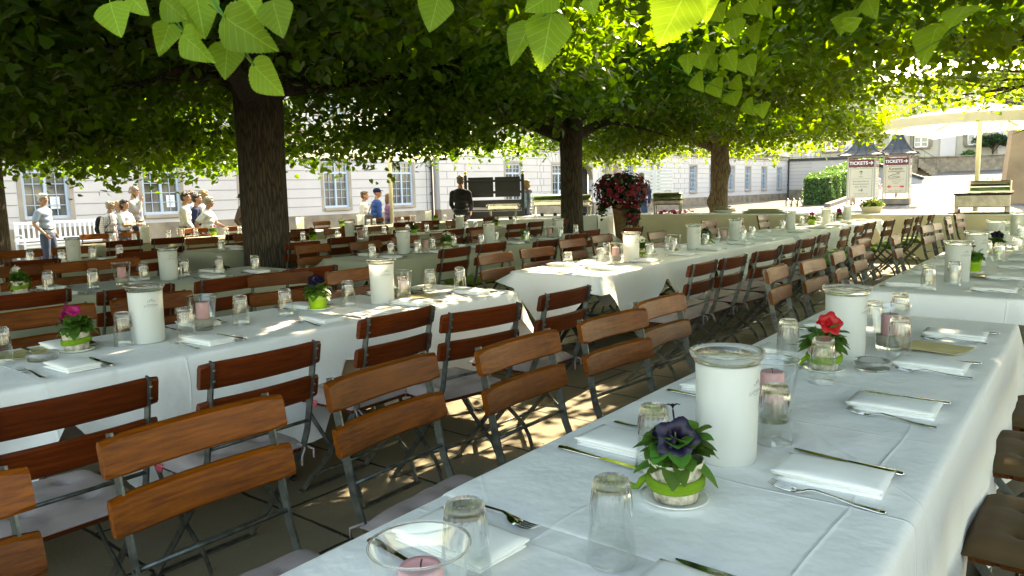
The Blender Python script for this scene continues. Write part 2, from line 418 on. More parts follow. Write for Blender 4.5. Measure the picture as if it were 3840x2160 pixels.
# --- ground
def paving():
    m, nt, b = newmat('terrace_slabs'); v = wcoords(nt)
    w = nt.nodes.new('ShaderNodeTexBrick'); w.offset = .5
    w.inputs['Scale'].default_value = 1.; w.inputs['Brick Width'].default_value = .9; w.inputs['Row Height'].default_value = .6
    w.inputs['Mortar Size'].default_value = .009; w.inputs['Mortar Smooth'].default_value = .3; w.inputs['Bias'].default_value = 0.
    w.inputs['Color1'].default_value = (.27, .215, .14, 1); w.inputs['Color2'].default_value = (.205, .165, .11, 1); w.inputs['Mortar'].default_value = (.02, .017, .012, 1)
    wob = nt.nodes.new('ShaderNodeVectorMath'); wob.operation = 'ADD'
    nz = nt.nodes.new('ShaderNodeTexNoise'); nz.inputs['Scale'].default_value = 9.; nt.links.new(v, nz.inputs['Vector'])
    sc = nt.nodes.new('ShaderNodeVectorMath'); sc.operation = 'SCALE'; sc.inputs['Scale'].default_value = .018; nt.links.new(nz.outputs['Color'], sc.inputs[0])
    nt.links.new(v, wob.inputs[0]); nt.links.new(sc.outputs[0], wob.inputs[1]); nt.links.new(wob.outputs[0], w.inputs['Vector'])
    st = noise_n(nt, v, 2.3, 6, .65); sp = noise_n(nt, v, 90, 3)
    col = mixc(nt, ramp(nt, st, [(.35, 0.), (.7, .65)]), w.outputs['Color'], (.12, .10, .065))
    col = mixc(nt, math_n(nt, 'MULTIPLY', sp, .5), col, (.3, .25, .17))
    col = mixc(nt, w.outputs['Fac'], col, (.018, .015, .01))
    nt.links.new(col, b.inputs['Base Color']); b.inputs['Roughness'].default_value = .8
    h = math_n(nt, 'ADD', math_n(nt, 'MULTIPLY', math_n(nt, 'SUBTRACT', 1., w.outputs['Fac']), .006), math_n(nt, 'MULTIPLY', sp, .0012))
    bump(nt, b, h, 1.); return m
M_paving = paving()
def cobble(name, c1, c2, scale=9.):
    m, nt, b = newmat(name); v = wcoords(nt)
    vo = nt.nodes.new('ShaderNodeTexVoronoi'); vo.inputs['Scale'].default_value = scale; vo.feature = 'DISTANCE_TO_EDGE'; nt.links.new(v, vo.inputs['Vector'])
    v2 = nt.nodes.new('ShaderNodeTexVoronoi'); v2.inputs['Scale'].default_value = scale; nt.links.new(v, v2.inputs['Vector'])
    col = ramp(nt, v2.outputs['Color'], [(.2, c1), (.8, c2)])
    st = noise_n(nt, v, .35, 5); col = mixc(nt, ramp(nt, st, [(.4, 0.), (.65, .5)]), col, tuple(x*.7 for x in c1))
    e = ramp(nt, vo.outputs[0], [(.02, 0.), (.09, 1.)])
    col = mixc(nt, e, tuple(x*.35 for x in c1), col)
    nt.links.new(col, b.inputs['Base Color']); b.inputs['Roughness'].default_value = .8
    bump(nt, b, e, .015); return m
M_cobble = cobble('granite_cobbles', (.082, .077, .076), (.128, .122, .12))
M_gravel = simple('sandy_gravel', (.125, .108, .085), .95, 0, .25, 3., .004)
M_kerb = simple('kerb_stone', (.24, .21, .17), .85, 0, .2, 6, .004)
# --- buildings
M_plaster = simple('rose_white_plaster', (.56, .50, .485), .9, 0, .035, .9, .002)
M_plaster2 = simple('cream_plaster', (.46, .41, .33), .9, 0, .05, .8, .002)
M_sand = simple('sandstone', (.27, .21, .15), .9, 0, .22, 1.6, .006)
M_band = simple('sandstone_band', (.37, .30, .24), .9, 0, .12, 1.2, .004)
M_groove = simple('groove_shadow_plaster', (.27, .235, .23), .95, 0, .05)
M_winframe = simple('pale_blue_window_paint', (.42, .48, .56), .45, 0, .04, 5)
M_slate = simple('dark_slate', (.055, .055, .06), .45, .1, .3, 5, .004)
M_zinc = simple('weathered_lead', (.055, .057, .062), .62, .1, .35, 3, .003)
M_pipe = simple('dark_downpipe', (.055, .045, .045), .5, .3, .2, 4)
M_dark = simple('dark_opening', (.012, .012, .014), .7)
def pane():
    m, nt, b = newmat('window_pane'); v = wcoords(nt)
    f = noise_n(nt, v, .9, 3)
    nt.links.new(ramp(nt, f, [(.4, (.03, .035, .045)), (.62, (.16, .15, .13))]), b.inputs['Base Color'])
    b.inputs['Roughness'].default_value = .06; b.inputs['Specular IOR Level'].default_value = .9; return m
M_pane = pane()
M_beige = simple('beige_table_skirt', (.78, .69, .50), .85, 0, .06, 2, .003)
M_benchw = simple('white_bench_paint', (.80, .80, .80), .45, 0, .02)
M_black = simple('black_painted_wood', (.005, .0055, .007), .4, 0, .2)
M_brass = simple('brass', (.7, .5, .16), .25, 1., .1)
M_parasol = None
def canvas():
    m, nt, b = newmat('parasol_canvas'); b.inputs['Base Color'].default_value = (.84, .83, .76, 1); b.inputs['Roughness'].default_value = .9
    tr = nt.nodes.new('ShaderNodeBsdfTranslucent'); tr.inputs[0].default_value = (.86, .84, .74, 1)
    mx = nt.nodes.new('ShaderNodeMixShader'); mx.inputs[0].default_value = .5
    nt.links.new(b.outputs[0], mx.inputs[1]); nt.links.new(tr.outputs[0], mx.inputs[2])
    nt.links.new(mx.outputs[0], nt.nodes['Material Output'].inputs[0]); return m
M_parasol = canvas()
M_pole = simple('cream_pole', (.66, .64, .44), .5, 0, .05)
M_print = simple('dark_sign_print', (.045, .045, .05), .6, 0, .05)
M_cream = simple('cream_sign_board', (.58, .50, .36), .6, 0, .02)
M_maroon = simple('maroon_sign_board', (.17, .012, .02), .5, 0, .05)
M_post = simple('beige_post', (.42, .37, .31), .55, .1, .08)
M_signwhite = simple('white_lettering', (.85, .85, .85), .6, 0, .0)
M_pier = simple('brown_sandstone', (.34, .215, .115), .9, 0, .16, .7, .005)
M_terra = simple('weathered_tub', (.33, .25, .18), .8, 0, .15, 8)
M_steelp = simple('polished_steel', (.72, .70, .62), .14, 1., .08, 6)
M_grill = simple('brushed_steel', (.42, .38, .33), .38, .9, .15, 10)
M_oliv = simple('olive_steel_lid', (.5, .52, .36), .22, .9, .12, 9)
# --- people
M_skin = simple('skin', (.42, .22, .15), .55, 0, .06, 30)
M_lip = simple('lips', (.4, .14, .12), .5); M_eye = simple('eyes', (.04, .03, .03), .2)
def cl(name, c): return fabric(name, c, 120, .001, .12)
M_specs = simple('spectacle_frame', (.03, .03, .03), .3)
# ------------------------------------------------------------------ prototypes of what stands on the tables
def make_glass():
    b = MB()
    fl = lambda th, z: 1+.030*math.cos(18*th)*sstep(.078, .10, z)
    prof = [(.0405, .0), (.0415, .002), (.0405, .03), (.037, .075), (.0366, .079), (.0348, .096), (.033, .112), (.0305, .134), (.0285, .1415), (.026, .1435), (0, .1425)]
    k0 = next(i for i, q in enumerate(prof) if q[1] >= .079)
    b.lathe(prof[:k0+1], 72, fn=fl); b.mat = 1; b.lathe(prof[k0:], 72, fn=fl)
    inn = [(0, .128), (.0245, .128), (.0285, .122), (.0310, .112), (.0335, .08), (.0375, .03), (.0390, .003), (.0405, .0)]
    b.lathe(inn[:5], 72); b.mat = 0; b.lathe(inn[4:], 72)
    b.tube([(.0405*math.cos(t), .0405*math.sin(t), .0016) for t in [2*PI*k/48 for k in range(49)]], .0012, 6, cap=False)
    m = MB()      # embossed round mark near the rim
    ring = [(.0392+.0006, .040+.012*math.sin(t), .012*math.cos(t)) for t in [2*PI*k/20 for k in range(21)]]
    b.tube([(p[0]-.0012*(p[2]/.012)**2*.9, p[2], p[1]) for p in ring], .0009, 5, cap=False)
    return tag(b.build('tumbler', [M_thin, M_glass]), 'proto', 'glass')
def make_bucket():
    r = thing('wine_cooler', 'proto', 'wine cooler')
    b = MB()
    b.lathe([(0, .002), (.064, .0), (.066, .004), (.070, .226)], 40)
    b.lathe([(.066, .226), (.062, .01), (0, .008)], 40)
    b.build('body', M_frost, r)
    b = MB()
    b.lathe([(.0702, .224), (.0715, .228), (.080, .240), (.0825, .247), (.0815, .251), (.076, .2515), (.070, .244), (.066, .234), (.0655, .224)], 40, closed=True)
    b.build('rim', M_rim, r)
    b = MB()
    def wrap(vs, fs, zc, arc):
        out = []
        for (x, y, z) in vs:
            a = x/.0705; zz = zc+y-arc*x*x
            rad = .0665+.004*(zz/.226)+.0006
            out.append((rad*math.cos(a), rad*math.sin(a), zz))
        b.add(out, fs)
    vs, fs = text_geo('Lichtenauer', .0128); wrap(vs, fs, .170, 6.)
    vs, fs = text_geo('MINERALQUELLEN', .0042); wrap(vs, fs, .1615, 6.)
    for k, (x, h) in enumerate(((-.0125, .004), (-.0062, .007), (0, .009), (.0062, .007), (.0125, .004))):
        y = .0125-abs(x)*.25
        wrap([(x-.0010, y, 0), (x+.0010, y, 0), (x*1.15+.0018, y+h, 0), (x*1.15, y+h+.002, 0), (x*1.15-.0018, y+h, 0)], [(0, 1, 2, 3, 4)], .172, 6.)
    b.build('logo_print', M_ink, r)
    return proto(r)
def make_candle_glass():
    r = thing('candle_glass', 'proto', 'candle glass')
    b = MB()
    b.lathe([(.0465, .014), (.066, .160), (.0675, .163), (.0655, .164), (.0645, .162), (.0445, .016)], 40); b.mat = 1
    b.lathe([(0, 0), (.042, 0), (.045, .003), (.0465, .014)], 40); b.lathe([(.0445, .016), (0, .014)], 40)
    b.tube([(.0662*math.cos(t), .0662*math.sin(t), .1632) for t in [2*PI*k/56 for k in range(57)]], .0019, 8, cap=False)
    b.build('glass', [M_thin, M_glass], r)
    b = MB()
    b.lathe([(0, .0165), (.0435, .0175), (.0475, .052), (.040, .055), (.02, .053), (0, .055)], 24)
    tag(b.build('pebble_fill', M_peb, r), kind='stuff')
    return proto(r)
def make_candle():
    r = thing('pillar_candle', 'proto', 'candle')
    b = MB(); b.lathe([(0, 0), (.029, 0), (.030, .003), (.030, .074), (.027, .079), (.020, .077), (0, .074)], 24); b.build('wax', M_wax, r)
    b = MB(); b.tube([(0, 0, .073), (.001, 0, .082), (.003, 0, .087)], .0012, 5); b.build('wick', M_wick, r)
    return proto(r)
def leaf_blade(b, base, az, el, L, W, curl=.5, n=6):
    """a curled lens-shaped leaf as a strip of quads"""
    d = Vector((math.cos(az)*math.cos(el), math.sin(az)*math.cos(el), math.sin(el))); s = Vector((-math.sin(az), math.cos(az), 0))
    up = d.cross(s)*-1
    vs = []
    for i in range(n+1):
        t = i/n; w = W*math.sin(PI*min(.985, t**1.15*.955+.03))**.75
        c = Vector(base)+d*(L*t)-Vector((0, 0, 1))*(curl*L*t*t)
        for k in (-1, 0, 1): vs.append(c+s*(k*w/2)+Vector((0, 0, 1))*(abs(k)*w*.16))
    fs = [(i*3+k, i*3+k+1, i*3+k+4, i*3+k+3) for i in range(n) for k in (0, 1)]
    b.add(vs, fs, True)
def flower(b, c, nrm, r, petals=5, cup=.35):
    """trumpet flower: ruffled five-lobed funnel"""
    nrm = Vector(nrm).normalized(); a = nrm.orthogonal().normalized(); q = nrm.cross(a); vs = [tuple(Vector(c)-nrm*r*.75)]
    n = petals*6
    for j, (rr, zz) in enumerate(((.18, -.25), (.55, .0), (.85, .08), (1., .02))):
        for k in range(n):
            th = 2*PI*k/n; lob = 1+(.14*math.cos(petals*th) if j > 0 else 0)
            ruf = .07*math.sin(petals*2*th+j)*(j > 1)
            vs.append(tuple(Vector(c)+(a*math.cos(th)+q*math.sin(th))*(r*rr*lob)+nrm*(r*(zz+ruf))))
    fs = [(0, 1+k, 1+(k+1) % n) for k in range(n)]+[(1+j*n+k, 1+(j+1)*n+k, 1+(j+1)*n+(k+1) % n, 1+j*n+(k+1) % n) for j in range(3) for k in range(n)]
    b.add(vs, fs, True)
def make_pot(style, blooms, pmat, seed, saucer=True, nleaf=62):
    rs = random.Random(seed)
    r = thing('potted_petunia', 'proto', 'potted flower')
    if saucer:
        b = MB(); b.lathe([(0, .0), (.045, .0), (.060, .006), (.068, .011), (.0685, .0125), (.06, .0105), (.045, .005), (0, .004)], 36); b.build('saucer', M_china, r)
    b = MB()
    if style == 'bark':
        fn = lambda th, z: 1+.05*noise.noise(Vector((3*math.cos(th), 3*math.sin(th), z*40)))
        b.lathe([(0, .008), (.043, .008), (.046, .03), (.052, .075), (.0555, .086), (.0525, .087), (.049, .076), (0, .076)], 40, fn=fn)
        pt = b.build('pot', M_bark_pot, r)
        b = MB()
        for zc, ph in ((.040, 0), (.047, 1.4), (.052, 3.)):
            b.tube([(.0515*math.cos(t+ph), .0515*math.sin(t+ph), zc+.005*math.sin(t*1.0+ph)) for t in [2*PI*k/32 for k in range(33)]], .0062, 8, cap=False)
        b.tube([(-.05, -.012, .045), (-.062, -.022, .036), (-.072, -.022, .020), (-.085, -.018, .016), (-.098, -.014, .018)], [.007, .007, .006, .006, .005], 8)
        b.build('felt_band', M_felt, pt)
    else:
        b.lathe([(0, .006), (.043, .006), (.045, .010), (.0505, .078), (.0525, .0785), (.0525, .088), (.049, .088), (.0475, .078), (0, .078)], 36)
        pt = b.build('pot', M_potgreen, r)
        b = MB(); b.tube([(.0492*math.cos(t), .0492*math.sin(t), .066) for t in [2*PI*k/32 for k in range(33)]], .0008, 5, cap=False); b.build('rim_line', M_china, pt)
    b = MB(); b.lathe([(0, .082), (.046, .078)], 16); b.build('soil', M_soil, r)
    b = MB()
    for k in range(nleaf):
        az = rs.uniform(0, 2*PI); el = rs.uniform(-.25, 1.1); hh = rs.uniform(.082, .125)
        leaf_blade(b, (.018*math.cos(az), .018*math.sin(az), hh), az, el, rs.uniform(.042, .07), rs.uniform(.032, .050), rs.uniform(.15, .6))
    for k in range(6):
        az = rs.uniform(0, 2*PI); b.tube([(0, 0, .08), (.02*math.cos(az), .02*math.sin(az), .12), (.03*math.cos(az), .03*math.sin(az), .15)], .002, 5)
    b.build('foliage', M_leafpot, r)
    for k, (az, el, h, rad) in enumerate(blooms):
        b = MB(); dv = Vector((math.cos(az)*math.cos(el), math.sin(az)*math.cos(el), math.sin(el)))
        c = Vector((0, 0, h))+Vector((math.cos(az), math.sin(az), 0))*.035
        b.tube([(0, 0, .1), (c.x*.5, c.y*.5, h-.025), tuple(c-dv*rad*.7)], .0018, 5)
        flower(b, c, dv, rad); b.build('flower', pmat, r)
    return proto(r)
def make_napkin(seed):
    rs = random.Random(seed); b = MB(); L, W = .215, .125
    def sheet(z0, z1, l, w, dx, dy, puff, rot=0.):
        n = 14
        def top(u, v):
            x = (u-.5)*l; y = (v-.5)*w; e = min(1., min(u, 1-u)*9)*min(1., min(v, 1-v)*7)
            c, s = math.cos(rot), math.sin(rot)
            return (dx+x*c-y*s, dy+x*s+y*c, z0+(z1-z0)*(.55+.45*math.sqrt(max(0, e)))+puff*math.sin(PI*u)*math.sin(PI*v)+.0012*noise.noise(Vector((x*30+seed, y*30, z0*90))))
        def bot(u, v): p = top(u, v); return (p[0], p[1], z0-.0002)
        o = len(b.v); b.grid(n, n, top)
        o2 = len(b.v); b.grid(n, n, lambda u, v: bot(u, 1-v))
        idx = [i for i in range(n+1)]+[j*(n+1)+n for j in range(1, n+1)]+[n*(n+1)+i for i in range(n-1, -1, -1)]+[j*(n+1) for j in range(n-1, 0, -1)]
        def flip(i): return (n-i//(n+1))*(n+1)+i % (n+1)
        m = len(idx)
        for k in range(m): b.f.append((o+idx[k], o2+flip(idx[k]), o2+flip(idx[(k+1) % m]), o+idx[(k+1) % m])); b.mi.append(0); b.sm.append(True)
    sheet(.0005, .0075, L*.93, W*.96, .004, -.002, .0, .02)
    sheet(.0078, .014, L*.97, W*.92, -.003, .003, .0, -.025)
    sheet(.0143, .022, L, W, 0, 0, .006, rs.uniform(-.03, .03))
    return tag(b.build('folded_napkin', M_nap), 'proto', 'napkin')
def make_fork():
    b = MB(); n = 16
    # handle end at x=+.115, tines at x=-.105
    prof = [(.115, .0030, .0022), (.113, .0085, .0028), (.10, .0095, .0030), (.06, .0062, .0040), (.02, .0038, .0090), (-.015, .0036, .0125), (-.028, .005, .0105), (-.037, .0105, .0065), (-.048, .0130, .0040), (-.060, .0130, .0030)]
    vs = []
    for x, w, z in prof:
        for a, c in ((-1, -1), (0, -1.25), (1, -1), (1, 0), (0, .9), (-1, 0)): vs.append((x, a*w, z+.0016*(c+1)))
    m = len(prof); fs = [(i*6+k, (i+1)*6+k, (i+1)*6+(k+1) % 6, i*6+(k+1) % 6) for i in range(m-1) for k in range(6)]+[tuple(range(6)), tuple((m-1)*6+k for k in range(6))[::-1]]
    b.add(vs, fs, True)
    for k in range(4):
        y = -.0113+.00753*k
        b.tube([(-.058, y, .0047), (-.075, y, .0050), (-.092, y*.97, .0075), (-.106, y*.95, .0125)], [.0020, .0019, .0016, .0008], 6)
    return tag(b.build('fork', M_silver), 'proto', 'fork')
def make_knife():
    b = MB()
    b.tube([(.120, 0, .0050), (.117, 0, .0050), (.10, 0, .0054), (.05, 0, .0050), (.008, 0, .0046), (.0, 0, .0044)], [.003, .0088, .0095, .0072, .0056, .0050], 10, flat=.48, side=(0, 1, 0))
    pts = [(0, -.0055), (-.012, -.0088), (-.07, -.0100), (-.10, -.0072), (-.118, .0), (-.121, .0055), (-.10, .0078), (-.012, .0066), (0, .0055)]
    b.prism(pts[::-1], .0028, .0044)
    return tag(b.build('table_knife', M_silver), 'proto', 'knife')
def make_ashtray():
    b = MB()
    def fn(th, z): return 1
    b.lathe([(0, 0), (.052, 0), (.056, .004), (.058, .030), (.055, .033), (.050, .030), (.047, .008), (0, .007)], 40, fn=lambda th, z: 1-.05*max(0, math.cos(3*th))**12*(z > .02))
    return tag(b.build('glass_ashtray', M_glass), 'proto', 'ashtray')
def make_menu():
    b = MB(); b.M = Matrix.Rotation(.0, 4, 'Z')
    for s, a in ((1, .015), (-1, .10)):
        Mx = Matrix.Rotation(-a*s, 4, 'Y')
        q = MB(); q.box((s*.053, 0, 0.0022), (.105, .21, .0016), .0004)
        b.add([Mx @ Vector(v)+Vector((0, 0, .0008)) for v in q.v], q.f)
    return tag(b.build('menu_card', M_card), 'proto', 'menu card')
# ------------------------------------------------------------------ chair
def make_chair(name, wood, cush, seed):
    r = thing(name, 'proto', 'chair')
    def slat(z, xo, tilt):
        b = MB(); n = 10; h = .088; w = .45; vs = []
        for i in range(n+1):
            y = (i/n-.5)*w; bow = -.020*(1-(2*i/n-1)**2)
            end = .008 if i in (0, n) else 0
            for (dx, dz) in ((-.011, -h/2+.006+end), (-.006, -h/2+end*.6), (.006, -h/2+end*.6), (.011, -h/2+.006+end), (.011, h/2-.008-end), (.005, h/2-end*.6), (-.005, h/2-end*.6), (-.011, h/2-.008-end)):
                vs.append((xo+bow+dx+dz*tilt, y, z+dz))
        fs = [(i*8+k, (i+1)*8+k, (i+1)*8+(k+1) % 8, i*8+(k+1) % 8) for i in range(n) for k in range(8)]+[tuple(range(8)), tuple(n*8+k for k in range(8))[::-1]]
        b.add(vs, fs, False); 
        o = b.build('backrest_slat', wood, r); return o
    slat(.815, -.283, -.20); slat(.690, -.258, -.20)
    path = [(-.309, .862), (-.29, .78), (-.265, .66), (-.235, .53), (-.205, .46), (-.13, .36), (.02, .19), (.19, .012)]
    for s in (-1, 1):
        b = MB(); y = s*.192
        b.strip([(x, y, z) for x, z in path], (0, 1, 0), [.026, .028, .028, .028, .026, .024, .024, .024], .006)
        for x, z in ((-.302, .835), (-.296, .80), (-.276, .705), (-.268, .672)):
            b.lathe([(.0055, 0), (.005, .003), (0, .0042)], 8, c=(0, 0, 0)) if False else b.ell((x-.017, y, z), (.004, .0055, .0055), 8)
        b.build('post', M_steel, r)
        b = MB(); y = s*.168
        cv = [(.185, .445), (.12, .36), (.02, .27), (-.06, .215), (-.125, .165), (-.16, .11), (-.18, .05), (-.19, .012)]
        b.strip([(x, y, z) for x, z in cv], (0, 1, 0), .022, .006); b.build('leg', M_steel, r)
    for (x, z, w) in ((-.243, .565, .39), (.10, .105, .39), (-.09, .195, .34)):
        b = MB(); b.tube([(x, -w/2, z), (x, w/2, z)], .0065, 8); b.build('crossbar', M_steel, r)
    for x, w in ((.19, .43), (-.19, .37)):
        b = MB(); b.box((x, 0, .009), (.03, w, .008), .002); b.build('foot_bar', M_steel, r)
    b = MB()
    for k in range(6): b.box((-.165+.066*k, 0, .447), (.056, .40, .016), .004)
    for s in (-1, 1): b.box((0, s*.155, .434), (.36, .02, .01), .002)
    b.build('seat', wood, r)
    if cush is not None:
        rs = random.Random(seed); b = MB(); n = 34
        tufts = [(-.085, -.085), (.085, -.085), (-.085, .085), (.085, .085)]
        def top(u, v):
            x = (u-.5)*.40; y = (v-.5)*.41
            e = max(0., (1-abs(2*u-1)**6)*(1-abs(2*v-1)**6)); h = .045*e**.5
            for tx, ty in tufts:
                d2 = (x-tx)**2+(y-ty)**2; h -= .021*math.exp(-d2/.0006)+.008*math.exp(-d2/.004)
                for k in range(4):
                    a = k*PI/2+PI/4*(k % 1)+.3; dx, dy = x-tx, y-ty
                    q = dx*math.cos(a)+dy*math.sin(a); w = -dx*math.sin(a)+dy*math.cos(a)
                    if q > 0: h -= .005*math.exp(-(w/.006)**2)*math.exp(-q/.05)
            h += .004*noise.noise(Vector((x*16+seed, y*16, seed)))
            return (x+.005, y, .457+max(.004, h))
        def bot(u, v): p = top(u, v); return (p[0], p[1], .456)
        b.grid(n, n, top); 
        m = n+1; o2 = len(b.v); b.grid(1, 1, lambda u, v: ((u-.5)*.39+.005, (.5-v)*.40, .4565))
        # rolled side
        ed = [(i, 0) for i in range(n)]+[(n, j) for j in range(n)]+[(n-i, n) for i in range(n)]+[(0, n-j) for j in range(n)]
        o = 0; vs = []
        for (i, j) in ed:
            p = Vector(b.v[j*m+i]); q = Vector((p.x-.005, p.y, 0)).normalized(); vs += [p+q*.009+Vector((0, 0, -.004))*0, Vector((p.x, p.y, .4562))+q*.006, Vector((p.x, p.y, .4562))]
        base = len(b.v); b.v += [tuple(x) for x in vs]; L = len(ed)
        for k in range(L):
            a = ed[k]; c2 = ed[(k+1) % L]; ia = a[1]*m+a[0]; ib = c2[1]*m+c2[0]; k2 = (k+1) % L
            for f in ((ia, base+3*k, base+3*k2, ib), (base+3*k, base+3*k+1, base+3*k2+1, base+3*k2), (base+3*k+1, base+3*k+2, base+3*k2+2, base+3*k2+1)):
                b.f.append(f); b.mi.append(0); b.sm.append(True)
        for s in (-1, 1):   # ties round the posts
            b.tube([(-.18, s*.175, .47), (-.205, s*.195, .463), (-.22, s*.188, .455), (-.225, s*.17, .43), (-.23, s*.165, .40)], .004, 5)
            b.tube([(-.205, s*.197, .463), (-.235, s*.215, .45), (-.24, s*.21, .42)], .004, 5)
        cu = b.build('cushion', cush, r)
        if cush is not M_cushn:
            b = MB(); b.box((.05, .212, .452), (.045, .004, .028), .001, Matrix.Rotation(.25, 3, 'X')); b.build('label_tag', M_tagred, cu)
    return proto(r)
P_glass = make_glass(); P_bucket = make_bucket(); P_cglass = make_candle_glass(); P_candle = make_candle()
P_naps = [make_napkin(3), make_napkin(8)]; P_fork = make_fork(); P_knife = make_knife(); P_ash = make_ashtray(); P_menu = make_menu()
P_pot = {
 'purple_bark': make_pot('bark', [(-1.05, .45, .138, .040), (-1.9, .25, .13, .03), (2.2, 1.2, .185, .014)], M_purple, 5, True, 95),
 'red_bark': make_pot('bark', [(-1.0, .5, .165, .038), (-1.6, .9, .17, .022)], M_red, 9),
 'magenta_bark': make_pot('bark', [(-1.6, .3, .165, .042), (0.2, .6, .175, .025)], M_magenta, 12),
 'purple_green': make_pot('green', [(-1.2, .6, .165, .035), (-2.3, .6, .165, .03), (-.3, .9, .17, .028)], M_purple, 15, True, 62),
 'white_green': make_pot('green', [(-1.2, .5, .16, .03), (-2.4, .7, .165, .028), (.6, .9, .17, .026)], M_white, 19),
 'white_bark': make_pot('bark', [(-2.6, .5, .165, .032), (-1.0, .9, .17, .026)], M_white, 23),
 'red_green': make_pot('green', [(-1.2, .7, .165, .028), (.4, .9, .175, .025)], M_red, 27),
 'magenta_green': make_pot('green', [(-1.2, .6, .17, .032), (-2.6, .9, .175, .026)], M_magenta, 31),
 'leafy_green': make_pot('green', [(-1.5, 1.1, .18, .012)], M_wine, 35, True, 70),
}
CH = {'g': make_chair('garden_chair', M_wood, M_cushg, 1), 'gr': make_chair('garden_chair', M_woodr, M_cushg, 2),
      'b': make_chair('garden_chair', M_wood, M_cushb, 3), 'n': make_chair('garden_chair', M_wood, M_cushn, 4), 'nr': make_chair('garden_chair', M_woodr, M_cushn, 5),
      'o': make_chair('garden_chair', M_woodr, None, 6), 'ol': make_chair('garden_chair', M_wood, None, 7)}
SINGLE = [P_glass, *P_naps, P_fork, P_knife, P_ash, P_menu]
def one(p, loc, rz, label, group):
    o = p.copy(); COL.objects.link(o); o.location = loc; o.rotation_euler = (0, 0, rz); o['label'] = label; o['group'] = group; return o
# ------------------------------------------------------------------ tables, cloths and settings
ORD = ['first', 'second', 'third', 'fourth', 'fifth', 'sixth', 'seventh', 'eighth', 'ninth', 'tenth', 'eleventh', 'twelfth']
TZ = .747
ROWNAME = {'A': 'front row', 'B': 'second row', 'C': 'third row', 'D': 'fourth row', 'E': 'fifth row'}
def tname(t): return '%s table, %s' % (ORD[t['i']], ROWNAME[t['row']])
def make_table(x0, x1, y0, y1, label):
    r = thing('folding_table', label, 'table', ((x0+x1)/2, (y0+y1)/2, 0), 0, 'folding tables in long rows')
    w = x1-x0-.05; L = y1-y0-.06
    b = MB(); b.box((0, 0, .722), (w, L, .028), .004); b.build('table_top', M_woodr, r)
    n = max(2, int(round(L/1.15)))
    for k in range(n):
        y = -L/2+.22+(L-.44)*k/(n-1)
        b = MB()
        for s in (-1, 1):
            b.bar((s*(w/2-.08), y-.0, .70), (-s*(w/2-.12), y+.02*s, .01), .03, .012, (0, 1, 0))
            b.bar((s*(w/2-.1), y+.03, .012), (s*(w/2-.1)*.6, y+.03, .012), .03, .012)
        b.bar((-w/2+.1, y, .40), (w/2-.1, y, .40), .02, .01, (0, 1, 0))
        b.bar((0, y, .36), (0, y+(.45 if k < n-1 else -.45), .70), .02, .008, (1, 0, 0))
        b.build('leg_frame', M_iron, r)
    return r
def cloth(x0, x1, y0, y1, drop, label, mat, dz=0., seed=0, n=None, ripple=.018):
    """drop(side, s): hem drop; side 0 near end (-y), 1 +x, 2 far end (+y), 3 -x; s metres along the side"""
    rs = random.Random(seed); b = MB(); W = x1-x0; L = y1-y0
    nx = n or 14; ny = int(nx*L/W*.62)
    def zt(x, y): return TZ-.003+dz+.0018*noise.noise(Vector((x*2.2, y*2.2, seed)))
    vs = [(x0+W*i/nx, y0+L*j/ny, zt(x0+W*i/nx, y0+L*j/ny)) for j in range(ny+1) for i in range(nx+1)]
    b.add(vs, [(j*(nx+1)+i, j*(nx+1)+i+1, (j+1)*(nx+1)+i+1, (j+1)*(nx+1)+i) for j in range(ny) for i in range(nx)], True)
    loop = [(i, 0, 0, W*i/nx) for i in range(nx)]+[(nx, j, 1, L*j/ny) for j in range(ny)]+[(nx-i, ny, 2, W*i/nx) for i in range(nx)]+[(0, ny-j, 3, L*(1-j/ny)) for j in range(ny)]
    # refine the skirt: several columns per grid edge share the grid's vertices, so keep the grid dense enough
    NR = 9; rows = [[j*(nx+1)+i for i, j, _, _ in loop]]
    nrm = []
    for i, j, sd, s in loop:
        v = Vector(((i == nx)-(i == 0), (j == ny)-(j == 0), 0)); nrm.append(v.normalized() if v.length else Vector((0, 0, 0)))
    for t in range(1, NR+1):
        row = []
        for k, (i, j, sd, s) in enumerate(loop):
            p = Vector(b.v[rows[0][k]]); dr = max(.03, drop(sd, s)); corner = nrm[k].x != 0 and nrm[k].y != 0
            if t <= 3:
                a = t/3*PI/2; out = .020*math.sin(a); dn = .020*(1-math.cos(a))
            else:
                q = (t-3)/(NR-3); dn = .020+(dr-.02)*q
                ph = s*7.3+sd*2.1+seed
                rp = ripple*(math.sin(ph)+.6*math.sin(ph*2.3+1.3)+.4*noise.noise(Vector((s*3, sd*5., seed))))*q**1.2
                out = .020+.03*q+rp+(.10*q if corner else 0)
            row.append(len(b.v)); b.v.append(tuple(p+nrm[k]*out-Vector((0, 0, dn))))
        m = len(loop); pr = rows[-1]
        for k in range(m): b.f.append((pr[k], row[k], row[(k+1) % m], pr[(k+1) % m])); b.mi.append(0); b.sm.append(True)
        rows.append(row)
    o = b.build('tablecloth', mat); return tag(o, label, 'tablecloth', 'tablecloths')
def tri(s, pitch, off, lo, hi):
    f = abs(((s-off)/pitch) % 1.0-.5)*2; return lo+(hi-lo)*f
